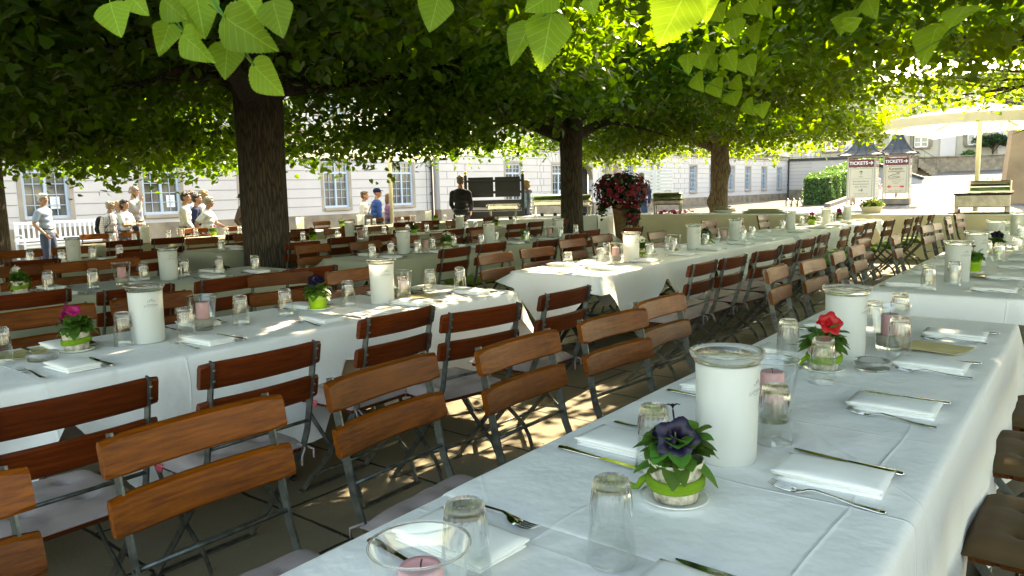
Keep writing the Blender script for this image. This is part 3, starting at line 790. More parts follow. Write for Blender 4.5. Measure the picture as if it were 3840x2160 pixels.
def napkin_place(t, y, s, k, cutl=True, jit=.012):
    rs = random.Random(int(y*1000)+ord(t['row'])*7+(s > 0)); cx = t['cx']; side = 'camera side' if s > 0 else 'building side'
    ph = '%s place on the %s, %s' % (ORD[k], side, tname(t))
    j = lambda a=jit: rs.uniform(-a, a)
    one(P_naps[k % 2], (cx+s*.225+j(), y+j(), TZ+.001), j(.07)+(PI if s < 0 else 0), 'folded white napkin, '+ph, 'folded napkins')
    if cutl:
        one(P_fork, (cx+s*.235+j(), y-s*.115+j(), TZ+.001), (0 if s > 0 else PI)+rs.uniform(-.22, .05), 'silver fork, '+ph, 'forks')
        one(P_knife, (cx+s*.235+j(), y+s*.115+j(), TZ+.001), (0 if s > 0 else PI)+rs.uniform(-.15, .05), 'silver table knife, '+ph, 'table knives')
KNAME = {'g': 'upturned clear tumbler', 'k': 'frosted white wine cooler', 'c': 'clear glass holding a pink candle', 'a': 'round clear glass ashtray', 'm': 'yellow folded menu card'}
def centre(t, items):
    cnt = {}; tot = {}
    for it in items: tot[it[0]] = tot.get(it[0], 0)+1
    for it in items:
        k, x, y = it[:3]; cnt[k] = cnt.get(k, 0)+1; rz = random.Random(int(y*977+x*31)).uniform(-PI, PI)
        o = ORD[min(11, cnt[k]-1)]+' ' if tot[k] > 1 else ''
        where = 'along the middle of the '+tname(t) if tot[k] > 1 else 'on the '+tname(t)
        if k == 'g': one(P_glass, (x, y, TZ), rz, o+KNAME[k]+' '+where, 'upturned tumblers')
        elif k == 'k': dup(P_bucket, (x, y, TZ), math.atan2(-y, -x)+random.Random(int(y*77)).uniform(-.9, .9) if len(it) < 4 else it[3], o+KNAME[k]+' '+where, 'wine coolers')
        elif k == 'c':
            dup(P_cglass, (x, y, TZ), rz, o+KNAME[k]+' '+where, 'candle glasses')
            dup(P_candle, (x, y, TZ+.054), rz, 'pink candle in the '+(o or '')+'candle glass of the '+tname(t), 'candles')
        elif k == 'a': one(P_ash, (x, y, TZ), rz, o+KNAME[k]+' '+where, 'ashtrays')
        elif k == 'm': one(P_menu, (x, y, TZ+.001), PI/2+random.Random(int(y*7)).uniform(-.3, .3), o+KNAME[k]+' '+where, 'menu cards')
        elif k.startswith('p:'):
            st = k[2:]; bl, ps = st.split('_')
            bl = {'leafy': 'wine red bud'}.get(bl, bl+' bloom'); ps = {'bark': 'a bark-wrapped pot', 'green': 'a green pot'}[ps]
            dup(P_pot[st], (x, y, TZ), it[3] if len(it) > 3 else rz, '%spetunia with %s in %s on the %s' % (o, bl, ps, tname(t)), 'potted petunias')
def chair(kind, cx, y, s, k, t, jit=.05, rz=None, side=None):
    """s=+1: the sitter faces +x (the chair stands on the building side)"""
    rs = random.Random(int(y*131)+int(cx*17)); f = 0. if s > 0 else PI
    where = '%s chair on the %s of the %s' % (ORD[k], 'building side' if s > 0 else 'camera side', tname(t))
    cu = {'g': 'taupe cushion', 'gr': 'taupe cushion', 'b': 'brown cushion', 'n': 'green cushion', 'nr': 'green cushion', 'o': 'bare seat', 'ol': 'bare seat'}[kind]
    dup(CH[kind], (cx+rs.uniform(-jit, jit)*.5, y+rs.uniform(-jit, jit)*.4, 0), f+(rs.uniform(-jit, jit)*1.6 if rz is None else rz), where+', '+cu, 'slatted folding garden chairs')
TA = {}
def T(key, i, row, cx, y0, y1, **kw): TA[key] = dict(row=row, i=i, cx=cx, y0=y0, y1=y1, **kw)
T('A1', 0, 'A', -.63, -1.2, 3.78); T('A2', 1, 'A', -.64, 4.62, 8.6); T('A3', 2, 'A', -.66, 8.95, 13.2)
T('B1', 0, 'B', -3.22, -1.0, 3.62); T('B2', 1, 'B', -3.2, 4.55, 8.95); T('B3', 2, 'B', -3.28, 9.42, 13.9)
T('C1', 0, 'C', -5.68, .4, 3.82); T('C2', 1, 'C', -5.64, 4.62, 8.95)
T('D1', 0, 'D', -8.42, 1.6, 3.95); T('D2', 1, 'D', -8.4, 4.65, 8.65); T('D3', 2, 'D', -8.5, 9.0, 11.2)
T('E1', 0, 'E', -11.35, 4.57, 8.75); T('E2', 1, 'E', -11.4, 9.2, 12.9)
HW = .385
for key, t in TA.items():
    x0, x1 = t['cx']-HW, t['cx']+HW
    make_table(x0, x1, t['y0'], t['y1'], 'long folding table under the cloth of the '+tname(t))
    nm = tname(t)
    if key == 'A1':
        dr = lambda sd, s: (.46-.12*max(0, 1-abs(((s-.55) % 1.15)-.575)/.10) if sd in (1, 3) else .40)
        cloth(x0, x1, t['y0'], 1.18, dr, 'white tablecloth at the near end of the '+nm, M_cloth, 0, 1, 22)
        cloth(x0-.002, x1+.002, 1.06, t['y1'], dr, 'white tablecloth with sharp fold lines on the '+nm, M_cloth, .003, 2, 26)
    elif key == 'B1':
        dr = lambda sd, s: (.50-.38*max(0, 1-abs(((s-.1) % 1.27)-.635)/.22) if sd in (1, 3) else .34)
        cloth(x0, x1, t['y0'], t['y1'], dr, 'white tablecloth hanging in broad folds on the '+nm, M_cloth, 0, 3, 20)
    elif key in ('B2', 'A2', 'B3', 'A3'):
        dr = lambda sd, s: tri(s, .98, .52, .10, .52) if sd in (1, 3) else tri(s, .77, .385, .06, .50) if False else (.08+.44*(1-abs(s/.77-.5)*2))
        cloth(x0, x1, t['y0'], t['y1'], dr, 'white tablecloth hanging in pointed corners on the '+nm, M_cloth, 0, ord(key[0])+int(key[1]), 18)
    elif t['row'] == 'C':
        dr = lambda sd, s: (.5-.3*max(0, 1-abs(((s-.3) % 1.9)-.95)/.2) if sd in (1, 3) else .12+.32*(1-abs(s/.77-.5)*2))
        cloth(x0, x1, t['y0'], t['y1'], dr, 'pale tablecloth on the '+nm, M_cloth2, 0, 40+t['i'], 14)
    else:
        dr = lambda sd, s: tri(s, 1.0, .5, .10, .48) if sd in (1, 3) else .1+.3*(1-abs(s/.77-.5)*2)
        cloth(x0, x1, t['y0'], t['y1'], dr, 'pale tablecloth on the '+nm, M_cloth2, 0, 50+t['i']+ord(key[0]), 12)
def places(key, ys, s, cutl=True):
    for k, y in enumerate(ys): napkin_place(TA[key], y, s, k, cutl)
def step(a, n, d=.6): return [a+d*k for k in range(n)]
places('A1', [.96, 1.575, 2.175, 2.745, 3.35], 1); places('A1', [.91, 1.51, 2.1, 2.7, 3.3], -1)
places('A2', [4.87, 5.5, 6.2, 6.8, 7.4, 8.0], 1); places('A2', [4.9, 5.6, 6.25, 6.85, 7.45, 8.05], -1)
places('A3', step(9.3, 5, .65), 1); places('A3', step(9.3, 5, .65), -1)
places('B1', [1.1, 1.66, 2.28, 2.88, 3.38], 1); places('B1', [1.25, 1.85, 2.5, 3.1], -1)
places('B2', [4.9, 5.57, 6.28, 6.93, 7.7, 8.45], 1); places('B2', [5.01, 5.7, 6.4, 7.05, 7.75, 8.4], -1)
places('B3', [9.9, 10.8, 11.54, 12.35, 13.2], 1); places('B3', [9.9, 10.7, 11.5, 12.3], -1)
places('C1', [2.0, 2.55, 3.1, 3.5], 1); places('C1', [2.1, 2.7, 3.35], -1)
places('C2', step(4.95, 6, .66), 1); places('C2', step(5.05, 6, .66), -1)
places('D1', [2.9, 3.5], 1, False); places('D2', step(5.0, 5, .75), 1, False); places('D2', step(5.2, 4, .8), -1, False); places('D3', step(9.4, 3, .7), 1, False)
places('E1', step(4.95, 5, .75), 1, False); places('E2', step(9.6, 4, .8), 1, False)
centre(TA['A1'], [('c', -.665, .635), ('g', -.735, .80), ('g', -.60, 1.01), ('p:purple_bark', -.62, 1.29, .0), ('g', -.735, 1.42), ('k', -.63, 1.57, -.02), ('g', -.575, 1.73), ('c', -.64, 1.90),
  ('g', -.64, 2.36), ('p:red_bark', -.68, 2.52, .2), ('a', -.555, 2.62), ('k', -.68, 2.78, -.12), ('g', -.83, 2.62), ('c', -.575, 2.98), ('g', -.52, 2.86), ('m', -.44, 3.05), ('g', -.68, 3.2), ('g', -.64, 3.5)])
centre(TA['A2'], [('g', -.73, 4.76), ('g', -.64, 5.04), ('k', -.65, 5.24, -.75), ('m', -.5, 5.56), ('p:leafy_green', -.63, 5.8, 0), ('k', -.67, 6.3, -.6), ('g', -.56, 6.66), ('g', -.66, 6.9), ('p:purple_green', -.64, 7.33, .4), ('g', -.5, 7.4), ('c', -.66, 7.75), ('k', -.72, 8.15)])
centre(TA['A3'], [('g', -.6, 9.3), ('k', -.68, 10.0), ('g', -.5, 10.3), ('c', -.66, 10.8), ('p:red_green', -.66, 11.4), ('k', -.68, 12.)])
centre(TA['B1'], [('g', -3.30, .98), ('a', -3.24, 1.10), ('p:magenta_bark', -3.30, 1.25, -.5), ('m', -3.42, 1.08), ('g', -3.25, 1.42), ('k', -3.24, 1.52, -.12), ('g', -3.14, 1.64), ('c', -3.30, 1.81), ('g', -3.27, 1.99), ('g', -3.29, 2.26), ('p:purple_green', -3.31, 2.48, .1), ('g', -3.26, 2.65), ('k', -3.19, 2.84, -.3), ('g', -3.13, 2.95), ('c', -3.24, 3.04), ('a', -3.28, 3.19), ('m', -3.2, 3.12), ('g', -3.27, 3.31), ('g', -3.18, 3.49)])
centre(TA['B2'], [('g', -3.2, 4.76), ('m', -3.12, 5.05), ('g', -3.17, 5.2), ('g', -3.43, 5.72), ('c', -3.15, 5.40), ('k', -3.09, 5.56, -.25), ('p:white_bark', -3.2, 5.92), ('g', -3.04, 5.80), ('a', -3.24, 6.2), ('g', -3.11, 6.4), ('c', -3.2, 6.6), ('g', -3.32, 6.72), ('k', -3.14, 6.92, -.6), ('g', -3.16, 7.25), ('p:purple_bark', -3.29, 7.55), ('c', -3.24, 7.92), ('k', -3.24, 8.26), ('g', -3.12, 8.18), ('g', -3.19, 8.65)])
centre(TA['B3'], [('g', -3.37, 10.28), ('k', -3.37, 10.6), ('g', -3.51, 11.6), ('p:magenta_green', -3.44, 11.85), ('g', -3.30, 11.78), ('k', -3.28, 12.02), ('g', -3.36, 12.6), ('c', -3.42, 12.9), ('p:magenta_bark', -3.45, 13.4), ('k', -3.4, 13.75)])
centre(TA['C1'], [('p:white_bark', -5.83, 1.89), ('g', -5.76, 2.04), ('g', -5.57, 2.26), ('c', -5.64, 2.49), ('g', -5.72, 2.69), ('k', -5.65, 2.85), ('g', -5.73, 3.02), ('g', -5.66, 3.28), ('g', -5.5, 3.51)])
centre(TA['C2'], [('g', -5.5, 4.79), ('g', -5.66, 5.18), ('k', -5.67, 5.37), ('g', -5.5, 5.40), ('c', -5.52, 5.54), ('g', -5.71, 5.84), ('p:white_bark', -5.67, 6.02), ('g', -5.81, 6.29), ('g', -5.57, 6.5), ('k', -5.75, 6.86), ('g', -5.82, 7.08), ('p:leafy_green', -5.66, 7.46), ('g', -5.5, 7.28), ('c', -5.49, 7.76), ('g', -5.44, 7.93), ('k', -5.6, 8.11), ('g', -5.74, 8.75)])
centre(TA['D1'], [('g', -8.5, 2.87), ('g', -8.25, 3.07), ('k', -8.47, 3.27), ('g', -8.46, 3.45), ('g', -8.34, 3.68), ('c', -8.5, 2.45)])
centre(TA['D2'], [('g', -8.2, 4.8), ('p:red_green', -8.6, 6.42), ('g', -8.52, 6.2), ('g', -8.35, 6.65), ('c', -8.2, 6.95), ('k', -8.65, 7.12), ('g', -8.52, 7.3), ('g', -8.6, 7.75), ('p:leafy_green', -8.2, 8.0), ('g', -8.5, 8.15), ('g', -8.3, 8.38)])
centre(TA['D3'], [('k', -8.4, 9.27), ('c', -8.6, 9.45), ('g', -8.2, 9.2), ('g', -8.3, 9.55), ('p:white_green', -8.3, 10.1), ('g', -8.4, 10.75), ('g', -8.6, 10.5)])
centre(TA['E1'], [('g', -11.1, 4.81), ('g', -11.0, 5.08), ('k', -11.0, 5.24), ('g', -11.5, 5.85), ('c', -11.6, 6.1), ('g', -11.5, 6.3), ('p:magenta_green', -11.4, 6.55), ('g', -11.45, 6.81), ('g', -11.6, 7.15), ('g', -11.5, 8.0), ('k', -11.4, 8.25)])
centre(TA['E2'], [('k', -11.1, 9.42), ('p:leafy_green', -11.5, 9.3), ('g', -11.6, 9.5), ('g', -11.2, 9.7), ('g', -11.6, 10.2), ('g', -11.4, 10.8), ('c', -11.6, 11.3), ('p:red_green', -11.5, 11.9), ('k', -11.45, 11.62), ('g', -11.6, 12.3)])
# --- chairs.  building side of row A (their fronts and slats turned to the camera)
def chairs(key, kind, bx, ys, s, rzs=None, jit=.05):
    """bx: x of the backrest's upper edge"""
    for k, y in enumerate(ys):
        kd = kind if isinstance(kind, str) else kind[k % len(kind)]
        x = bx[k] if isinstance(bx, list) else bx
        chair(kd, x+s*.295, y, s, k, TA[key], jit, rzs[k] if rzs else None)
chairs('A1', 'g', [-1.60, -1.64, -1.64, -1.54, -1.52, -1.565], [.28, .865, 1.465, 1.975, 2.545, 3.07], 1, [.03, .0, .06, 0., -.1, -.03], .0)
chairs('A2', 'g', [-1.53, -1.5, -1.49, -1.51, -1.66, -1.5], [4.6, 5.15, 5.82, 6.47, 7.3, 7.78], 1, None, .06)
chairs('A3', 'g', [-1.52, -1.51, -1.56, -1.70, -1.66], [9.65, 10.25, 11.5, 12.2, 13.2], 1, None, .08)
chairs('A1', 'b', [.27, .27, .29, .27, .28], [1.02, 1.62, 2.22, 2.86, 3.42], -1, None, .05)
chairs('A2', 'b', .30, step(5.0, 5, .66), -1)
chairs('B1', 'gr', [-2.10, -2.11, -2.13, -2.34, -2.08, -2.1], [.18, .78, 1.37, 2.165, 2.49, 3.11], -1, [0, .0, 0., .03, -.18, .0], .0)
chairs('B2', 'gr', [-2.08, -2.05, -2.04, -2.06, -2.1, -2.2], [4.72, 5.2, 5.83, 6.5, 7.2, 7.9], -1, None, .06)
chairs('B3', 'n', [-2.25, -2.25, -2.30, -2.18, -2.08, -2.05, -2.0], [8.95, 9.7, 10.4, 11.05, 11.65, 12.35, 12.95], -1, None, .06)
chairs('B1', 'g', [-3.97, -3.98, -4.33, -4.0], [1.38, 1.91, 2.86, 3.3], 1, [0, .05, -.28, .1], .02)
chairs('B2', 'n', [-3.92, -3.91, -4.27, -4.35, -4.0], [4.75, 5.31, 6.43, 7.16, 7.85], 1, None, .06)
chairs('B3', 'n', [-4.4, -4.6, -4.5, -4.5], [9.9, 10.63, 11.7, 12.7], 1, None, .06)
chairs('C1', 'nr', [-4.74, -4.40, -4.38, -4.43], [1.58, 2.03, 2.58, 3.3], -1, None, .05)
chairs('C2', 'nr', [-4.64, -4.70, -4.45, -4.72, -5.0, -4.8], [5.03, 5.68, 6.2, 7.25, 7.95, 8.69], -1, None, .05)
chairs('C1', 'n', [-6.9, -6.84, -6.83], [2.3, 2.62, 2.95], 1, None, .02)
chairs('C2', 'n', [-6.5, -6.3, -6.5, -6.6, -6.6], [4.85, 5.4, 6.2, 6.95, 7.7], 1, None, .05)
chairs('D1', 'nr', [-7.5, -7.48], [2.55, 3.5], -1)
chairs('D2', 'nr', [-7.05, -7.3, -7.1, -7.06, -7.2], [5.14, 5.9, 6.36, 7.65, 8.3], -1)
chairs('D3', 'nr', [-7.2, -7.3, -7.3], [9.3, 9.95, 10.7], -1)
chairs('D1', 'n', [-9.25, -9.2], [3.0, 3.55], 1); chairs('D2', 'n', -9.3, [5.15, 5.85, 6.6, 7.4, 8.24], 1); chairs('D3', 'n', -9.4, [9.4, 10.2], 1)
chairs('E1', 'nr', [-9.88, -9.86, -9.6, -9.9, -10.0], [4.45, 5.0, 5.9, 7.2, 8.3], -1); chairs('E2', 'nr', -9.95, [9.5, 10.2, 11.0, 11.9], -1)
chairs('E1', 'n', [-12.5, -12.5, -12.6, -12.5, -12.5], [5.2, 5.8, 6.9, 7.6, 8.3], 1); chairs('E2', 'n', -12.55, [9.6, 10.3, 11.1, 11.9], 1)
# ------------------------------------------------------------------ ground
def sheet(name, xs, ys, dz, mat, cond=None):
    b = MB(); b.add([(x, y, ground_z(x, y)+dz) for y in ys for x in xs], [(j*len(xs)+i, j*len(xs)+i+1, (j+1)*len(xs)+i+1, (j+1)*len(xs)+i) for j in range(len(ys)-1) for i in range(len(xs)-1)], True)
    return tag(b.build(name, mat), kind='structure')
fr = lambda a, b, n: [a+(b-a)*k/n for k in range(n+1)]
sheet('ground', fr(-400, -30, 8)[:-1]+fr(-30, 14, 44)+fr(14, 300, 8)[1:], fr(-150, -10, 6)[:-1]+fr(-10, 130, 70)+fr(130, 420, 6)[1:], 0, M_gravel)
b = MB(); b.box((-3.2, 4.0, -.096), (18.4, 26, .2)); tag(b.build('paved_terrace', M_paving), kind='structure')
sheet('cobbled_plaza', fr(-13.6, 13.9, 27), fr(17.2, 104, 58), .006, M_cobble)
M_slabs = cobble('pale_granite_slabs', (.28, .26, .25), (.36, .34, .33), 1.6)
sheet('stone_path', fr(-11.7, -9.2, 4), fr(24, 60, 30), .014, M_slabs)
# a few strewn bits on the terrace
NB = 900; px = RNG.uniform(-9, .6, NB); py = RNG.uniform(-.5, 12, NB); an = RNG.uniform(0, 6.28, NB); sc = RNG.uniform(.004, .016, NB)
q = np.array([[-1, -.4], [.2, -.6], [1, 0], [.1, .55]]); c, s = np.cos(an), np.sin(an)
vx = px[:, None]+sc[:, None]*(q[None, :, 0]*c[:, None]-q[None, :, 1]*s[:, None]); vy = py[:, None]+sc[:, None]*(q[None, :, 0]*s[:, None]+q[None, :, 1]*c[:, None])
vz = np.full_like(vx, .0075)+RNG.uniform(0, .004, (NB, 4))
o = put('fallen_leaves', fast_mesh('fallen_leaves', np.stack([vx, vy, vz], -1).reshape(-1, 3), np.arange(NB*4).reshape(-1, 4), 4, simple('dry_leaf_bits', (.30, .24, .10), .8, 0, .3, 30))); tag(o, kind='stuff')
# ------------------------------------------------------------------ long palace wing.  local frame: x = u along the wing, y = outward (towards the tables), z up
FA = R(2.0); FD = 26.
fd = Vector((math.sin(FA), math.cos(FA), 0)); fn = Vector((math.cos(FA), -math.sin(FA), 0))
wing = thing('palace_wing', 'long low rose-white building with grooved plaster and pale blue windows', 'building', tuple(-FD*fn), 0)
wing.matrix_world = Matrix(((fd.x, fn.x, 0, -FD*fn.x), (fd.y, fn.y, 0, -FD*fn.y), (0, 0, 1, 0), (0, 0, 0, 1)))
def fy(u): return .38 if 25.05 < u < 41.4 else 0.
WINS = [(u, 1.30, .88, 2.86, 'n') for u in (-3.2, .45, 4.1, 8.4, 11.98, 15.6, 19.36, 23.05)]+[(u, 1.28, .88, 2.86, 'm') for u in (30.55, 34.65)]+[(u, 1.14, 1.04, 2.98, 'r') for u in (43.0, 46.4, 52.2, 55.6, 59.1, 62.5, 66.1, 69.8)]
UP = [(u, 1.2, 4.75, 6.6, 'u') for u in (-3.2, .45, 4.1, 8.4, 11.98, 15.6, 19.36, 23.05, 28.2, 31.5, 34.8, 38.2, 43.0, 46.4, 52.2, 55.6, 59.1, 62.5, 66.1, 69.8)]
def wall_with_holes(b, u0, u1, z0, z1, y, holes, th=.35):
    us = sorted({u0, u1, *[a for h in holes for a in (h[0], h[1])]}); zs = sorted({z0, z1, *[a for h in holes for a in (h[2], h[3])]})
    for i in range(len(us)-1):
        for j in range(len(zs)-1):
            uc = (us[i]+us[i+1])/2; zc = (zs[j]+zs[j+1])/2
            if any(h[0] < uc < h[1] and h[2] < zc < h[3] for h in holes): continue
            b.add([(us[i], y, zs[j]), (us[i+1], y, zs[j]), (us[i+1], y, zs[j+1]), (us[i], y, zs[j+1])], [(3, 2, 1, 0)])
    for (a, c, z_0, z_1) in holes:
        b.add([(a, y, z_0), (c, y, z_0), (c, y, z_1), (a, y, z_1), (a, y-th, z_0), (c, y-th, z_0), (c, y-th, z_1), (a, y-th, z_1)],
              [(0, 1, 5, 4), (1, 2, 6, 5), (2, 3, 7, 6), (3, 0, 4, 7)])
GATE = (35.95, 38.1, -.4, 3.05)
def hole(w): return (w[0]-w[1]/2, w[0]+w[1]/2, w[2], w[3])
b = MB()
allw = [hole(w) for w in WINS+UP]
for (u0, u1) in ((-26, 25.05), (25.05, 41.4), (41.4, 72.0)):
    y = fy((u0+u1)/2); hs = [h for h in allw if u0 < h[0] < u1]
    if u0 > 25 and u1 < 42: hs.append(GATE)
    wall_with_holes(b, u0, u1, .60, 9.2, y, [h if h[2] > .6 else (h[0], h[1], .60, h[3]) for h in hs])
for u, s in ((25.05, 1), (41.4, -1)): b.add([(u, 0, .6), (u, .38, .6), (u, .38, 9.2), (u, 0, 9.2)], [(0, 1, 2, 3)])
b.add([(72, 0, .6), (72, -9, .6), (72, -9, 9.2), (72, 0, 9.2)], [(0, 1, 2, 3)])
b.build('wall', M_plaster, wing)
# rustication joints: thin recessed-looking bands, set as slender fillets round the openings
b = MB(); zj = [.955+.366*k for k in range(8)]
for z in zj:
    if z > 3.6: continue
    for (u0, u1) in ((-26, 25.05), (25.05, 41.4), (41.4, 72.0)):
        y = fy((u0+u1)/2); cuts = []
        for w in WINS:
            if u0 < w[0] < u1:
                m = .16 if z < w[3]+.02 else (.42 if z < w[3]+.38 else 0.)
                if m: cuts.append((w[0]-w[1]/2-m, w[0]+w[1]/2+m))
        if u0 > 25 and u1 < 42: cuts.append((GATE[0]-.3, GATE[1]+3.2))
        a = u0+.02
        for c0, c1 in sorted(cuts)+[(u1, u1)]:
            if c0-a > .05: b.box(((a+c0)/2, y+.003, z), (c0-a, .012, .022))
            a = max(a, c1)
# splayed joints of the flat arches over the windows
for w in WINS:
    y = fy(w[0])
    for k in (-2, -1, 0, 1, 2) if w[4] != 'r' else (-1, 0, 1):
        x0 = w[0]+k*w[1]/4.6; x1 = x0+k*.10
        b.bar((x0, y+.003, w[3]+.08), (x1, y+.003, w[3]+.72), .018, .012, (0, 1, 0))
    for s in (-1, 1): b.bar((w[0]+s*(w[1]/2+.14), y+.003, w[3]+.10), (w[0]+s*(w[1]/2+.42), y+.003, w[3]+.36), .018, .012, (0, 1, 0))
# block joints of the corner strips
for u0, u1 in ((25.1, 27.3), (38.5, 39.4), (48.6, 51.4), (32.4, 33.4)):
    y = fy((u0+u1)/2)
    for k in range(8):
        z = .77+.366*k
        for q in (.33, .67): b.box((u0+(u1-u0)*(q+(.12 if k % 2 else -.12)), y+.003, z), (.02, .012, .34))
b.build('wall_groove', M_groove, wing)
b = MB()
for (u0, u1) in ((-26, 25.05), (25.05, 41.4), (41.4, 72.0)):
    y = fy((u0+u1)/2)
    if u0 > 25 and u1 < 42:
        b.box(((u0+GATE[0])/2, y-.15, .05), (GATE[0]-u0, .42, 1.1)); b.box(((u1+GATE[1])/2, y-.15, .05), (u1-GATE[1], .42, 1.1))
    else: b.box(((u0+u1)/2, y-.15, .05), (u1-u0-.001, .42, 1.1))
for w in WINS[10:]: b.box((w[0], .065, .20), (.62, .02, .42), .01)
b.build('plinth', M_sand, wing)
b = MB()
for (u0, u1) in ((-26, 25.02), (25.02, 41.43), (41.43, 72.2)):
    y = fy((u0+u1)/2); b.box(((u0+u1)/2, y+.02, 3.83), (u1-u0, .16, .32), .03); b.box(((u0+u1)/2, y+.08, 4.02), (u1-u0, .26, .07), .02)
    b.box(((u0+u1)/2, y+.25, 9.2), (u1-u0, .7, .35), .08)
b.build('string_course', M_band, wing)
b = MB(); b.prism([(.7, 9.35), (-6, 13.5), (-13, 9.35)], -26, 72.3, 'x'); b.build('roof', M_slate, wing)
def make_window(w, kind):
    u, ww, z0, z1, k = w; y = fy(u); b = MB(); yo = y-.10 if k != 'r' else y-.20; H = z1-z0
    def bx(a0, a1, b0, b1, t=.05, off=0): b.box(((a0+a1)/2, yo+off, (b0+b1)/2), (a1-a0, t, b1-b0), .006)
    L, Rr = u-ww/2, u+ww/2; f = .09
    bx(L, L+f, z0, z1, .09); bx(Rr-f, Rr, z0, z1, .09); bx(L+f, Rr-f, z0, z0+f, .09); bx(L+f, Rr-f, z1-f, z1, .09)
    tz = z0+H*.735
    bx(L+f, Rr-f, tz-.05, tz+.05, .08, .008)
    bx(u-.045, u+.045, z0+f, tz-.05, .08, .004); bx(u-.025, u+.025, tz+.05, z1-f, .06)
    for s in (-1, 1):
        c = u+s*(ww/4-.012)
        b.box((c, yo-.008, (z0+f+tz-.05)/2), (.022, .028, tz-.05-z0-f)); b.box((c, yo-.008, (tz+.05+z1-f)/2), (.022, .028, z1-f-tz-.05))
        a0, a1 = (L+f, u-.045) if s < 0 else (u+.045, Rr-f)
        for q in ((.25, .5, .75) if k != 'm' else (.33, .66)): b.box(((a0+a1)/2, yo-.006, z0+f+(tz-.05-z0-f)*q), (a1-a0, .024, .024))
        b.box(((a0+a1)/2, yo-.006, (tz+z1)/2-.01), (a1-a0, .024, .022))
    if k == 'r':     # barred ground-floor windows
        for q in range(1, 4): b.box((L+ww*q/4, y-.03, (z0+z1)/2), (.022, .022, H-.02))
        for q in range(1, 6): b.box((u, y-.055, z0+H*q/6), (ww-.02, .022, .022))
    fr_ = b.build('window', M_winframe, wing)
    b = MB(); b.add([(L+.02, yo-.03, z0+.02), (Rr-.02, yo-.03, z0+.02), (Rr-.02, yo-.03, z1-.02), (L+.02, yo-.03, z1-.02)], [(3, 2, 1, 0)])
    b.build('pane', M_pane, fr_)
    b = MB()
    e = .13
    for (a0, a1, c0, c1) in ((L-e, L-.001, z0-e, z1+e), (Rr+.001, Rr+e, z0-e, z1+e), (L-.001, Rr+.001, z1+.001, z1+e)): b.box(((a0+a1)/2, y-.03, (c0+c1)/2), (a1-a0, .09, c1-c0), .006)
    b.box((u, y+.0, z0-e/2), (ww+.002, .16, e-.004), .012)
    b.build('surround', M_band, fr_)
    return fr_
for w in WINS: make_window(w, w[4])
for w in UP[:13]: make_window(w, 'u')
# notices behind the panes, a curtain and things on the sills
for k, (u, z, h, ww) in enumerate(((8.66, 1.18, .38, .27), (12.32, 1.12, .42, .3), (11.62, 2.46, .32, .3), (34.85, 1.2, .2, .3))):
    b = MB(); y = fy(u)-.118; b.box((u, y, z+h/2), (ww, .004, h)); o = b.build('paper_notice', M_paper, wing)
    b = MB()
    for q in range(5): b.box((u-.01*(q % 2), y+.004, z+h*(.2+.14*q)), (ww*(.6-.06*(q % 3)), .002, .010))
    b.build('print_line', M_ink, o)
for u in (30.25, 30.85, 34.35, 34.95):
    b = MB(); b.box((u, fy(u)-.125, 1.06), (.5, .02, .30)); b.build('basket_display', M_wicker, wing)
# gate with round head, fluted half columns beside it
b = MB(); n = 14; u0, u1 = GATE[0], GATE[1]; uc = (u0+u1)/2; r_ = (u1-u0)/2; zc = GATE[3]-r_; y = .38
arc = [(uc+r_*math.cos(PI*k/n), zc+r_*math.sin(PI*k/n)) for k in range(n+1)]
b.prism([(u1+.001, GATE[3])]+[(min(u1, p[0]), p[1]) for p in arc[:n//2+1]], y-.35, y+.001, 'y')
b.prism([(p[0], p[1]) for p in arc[n//2:]]+[(u0, GATE[3])], y-.35, y+.001, 'y')
b.box((uc, y-.02, GATE[3]+.21), (2.6, .06, .4)); b.build('gate_arch', M_band, wing)
b = MB(); b.box((uc, y-.5, 1.3), (2.3, .1, 3.5)); b.build('gate_leaf', M_dark, wing)
for u in (39.75, 40.75):
    b = MB(); b.lathe([(.40, -.3), (.40, -.05), (.35, .05), (.335, 3.3), (.40, 3.45), (.44, 3.66)], 40, c=(u, .38, 0), fn=lambda th, z: 1-.05*abs(math.sin(10*th)) if .05 < z < 3.3 else 1)
    b.build('half_column', M_band, wing)
for u, z1 in ((24.83, 9.), (71.85, 3.9)):
    b = MB(); b.tube([(u, .12, -.2), (u, .12, .25), (u, .115, .26), (u, .115, z1)], [.085, .085, .062, .062], 10); 
    for z in (.3, 1.4, 2.6): b.box((u, .06, z), (.16, .10, .05))
    b.build('downpipe', M_pipe, wing)
b = MB(); b.tube([(24.55, .03, .35), (24.53, .03, 1.1), (24.55, .03, 1.9), (24.54, .03, 3.6)], .01, 6); b.build('cable', M_pipe, wing)
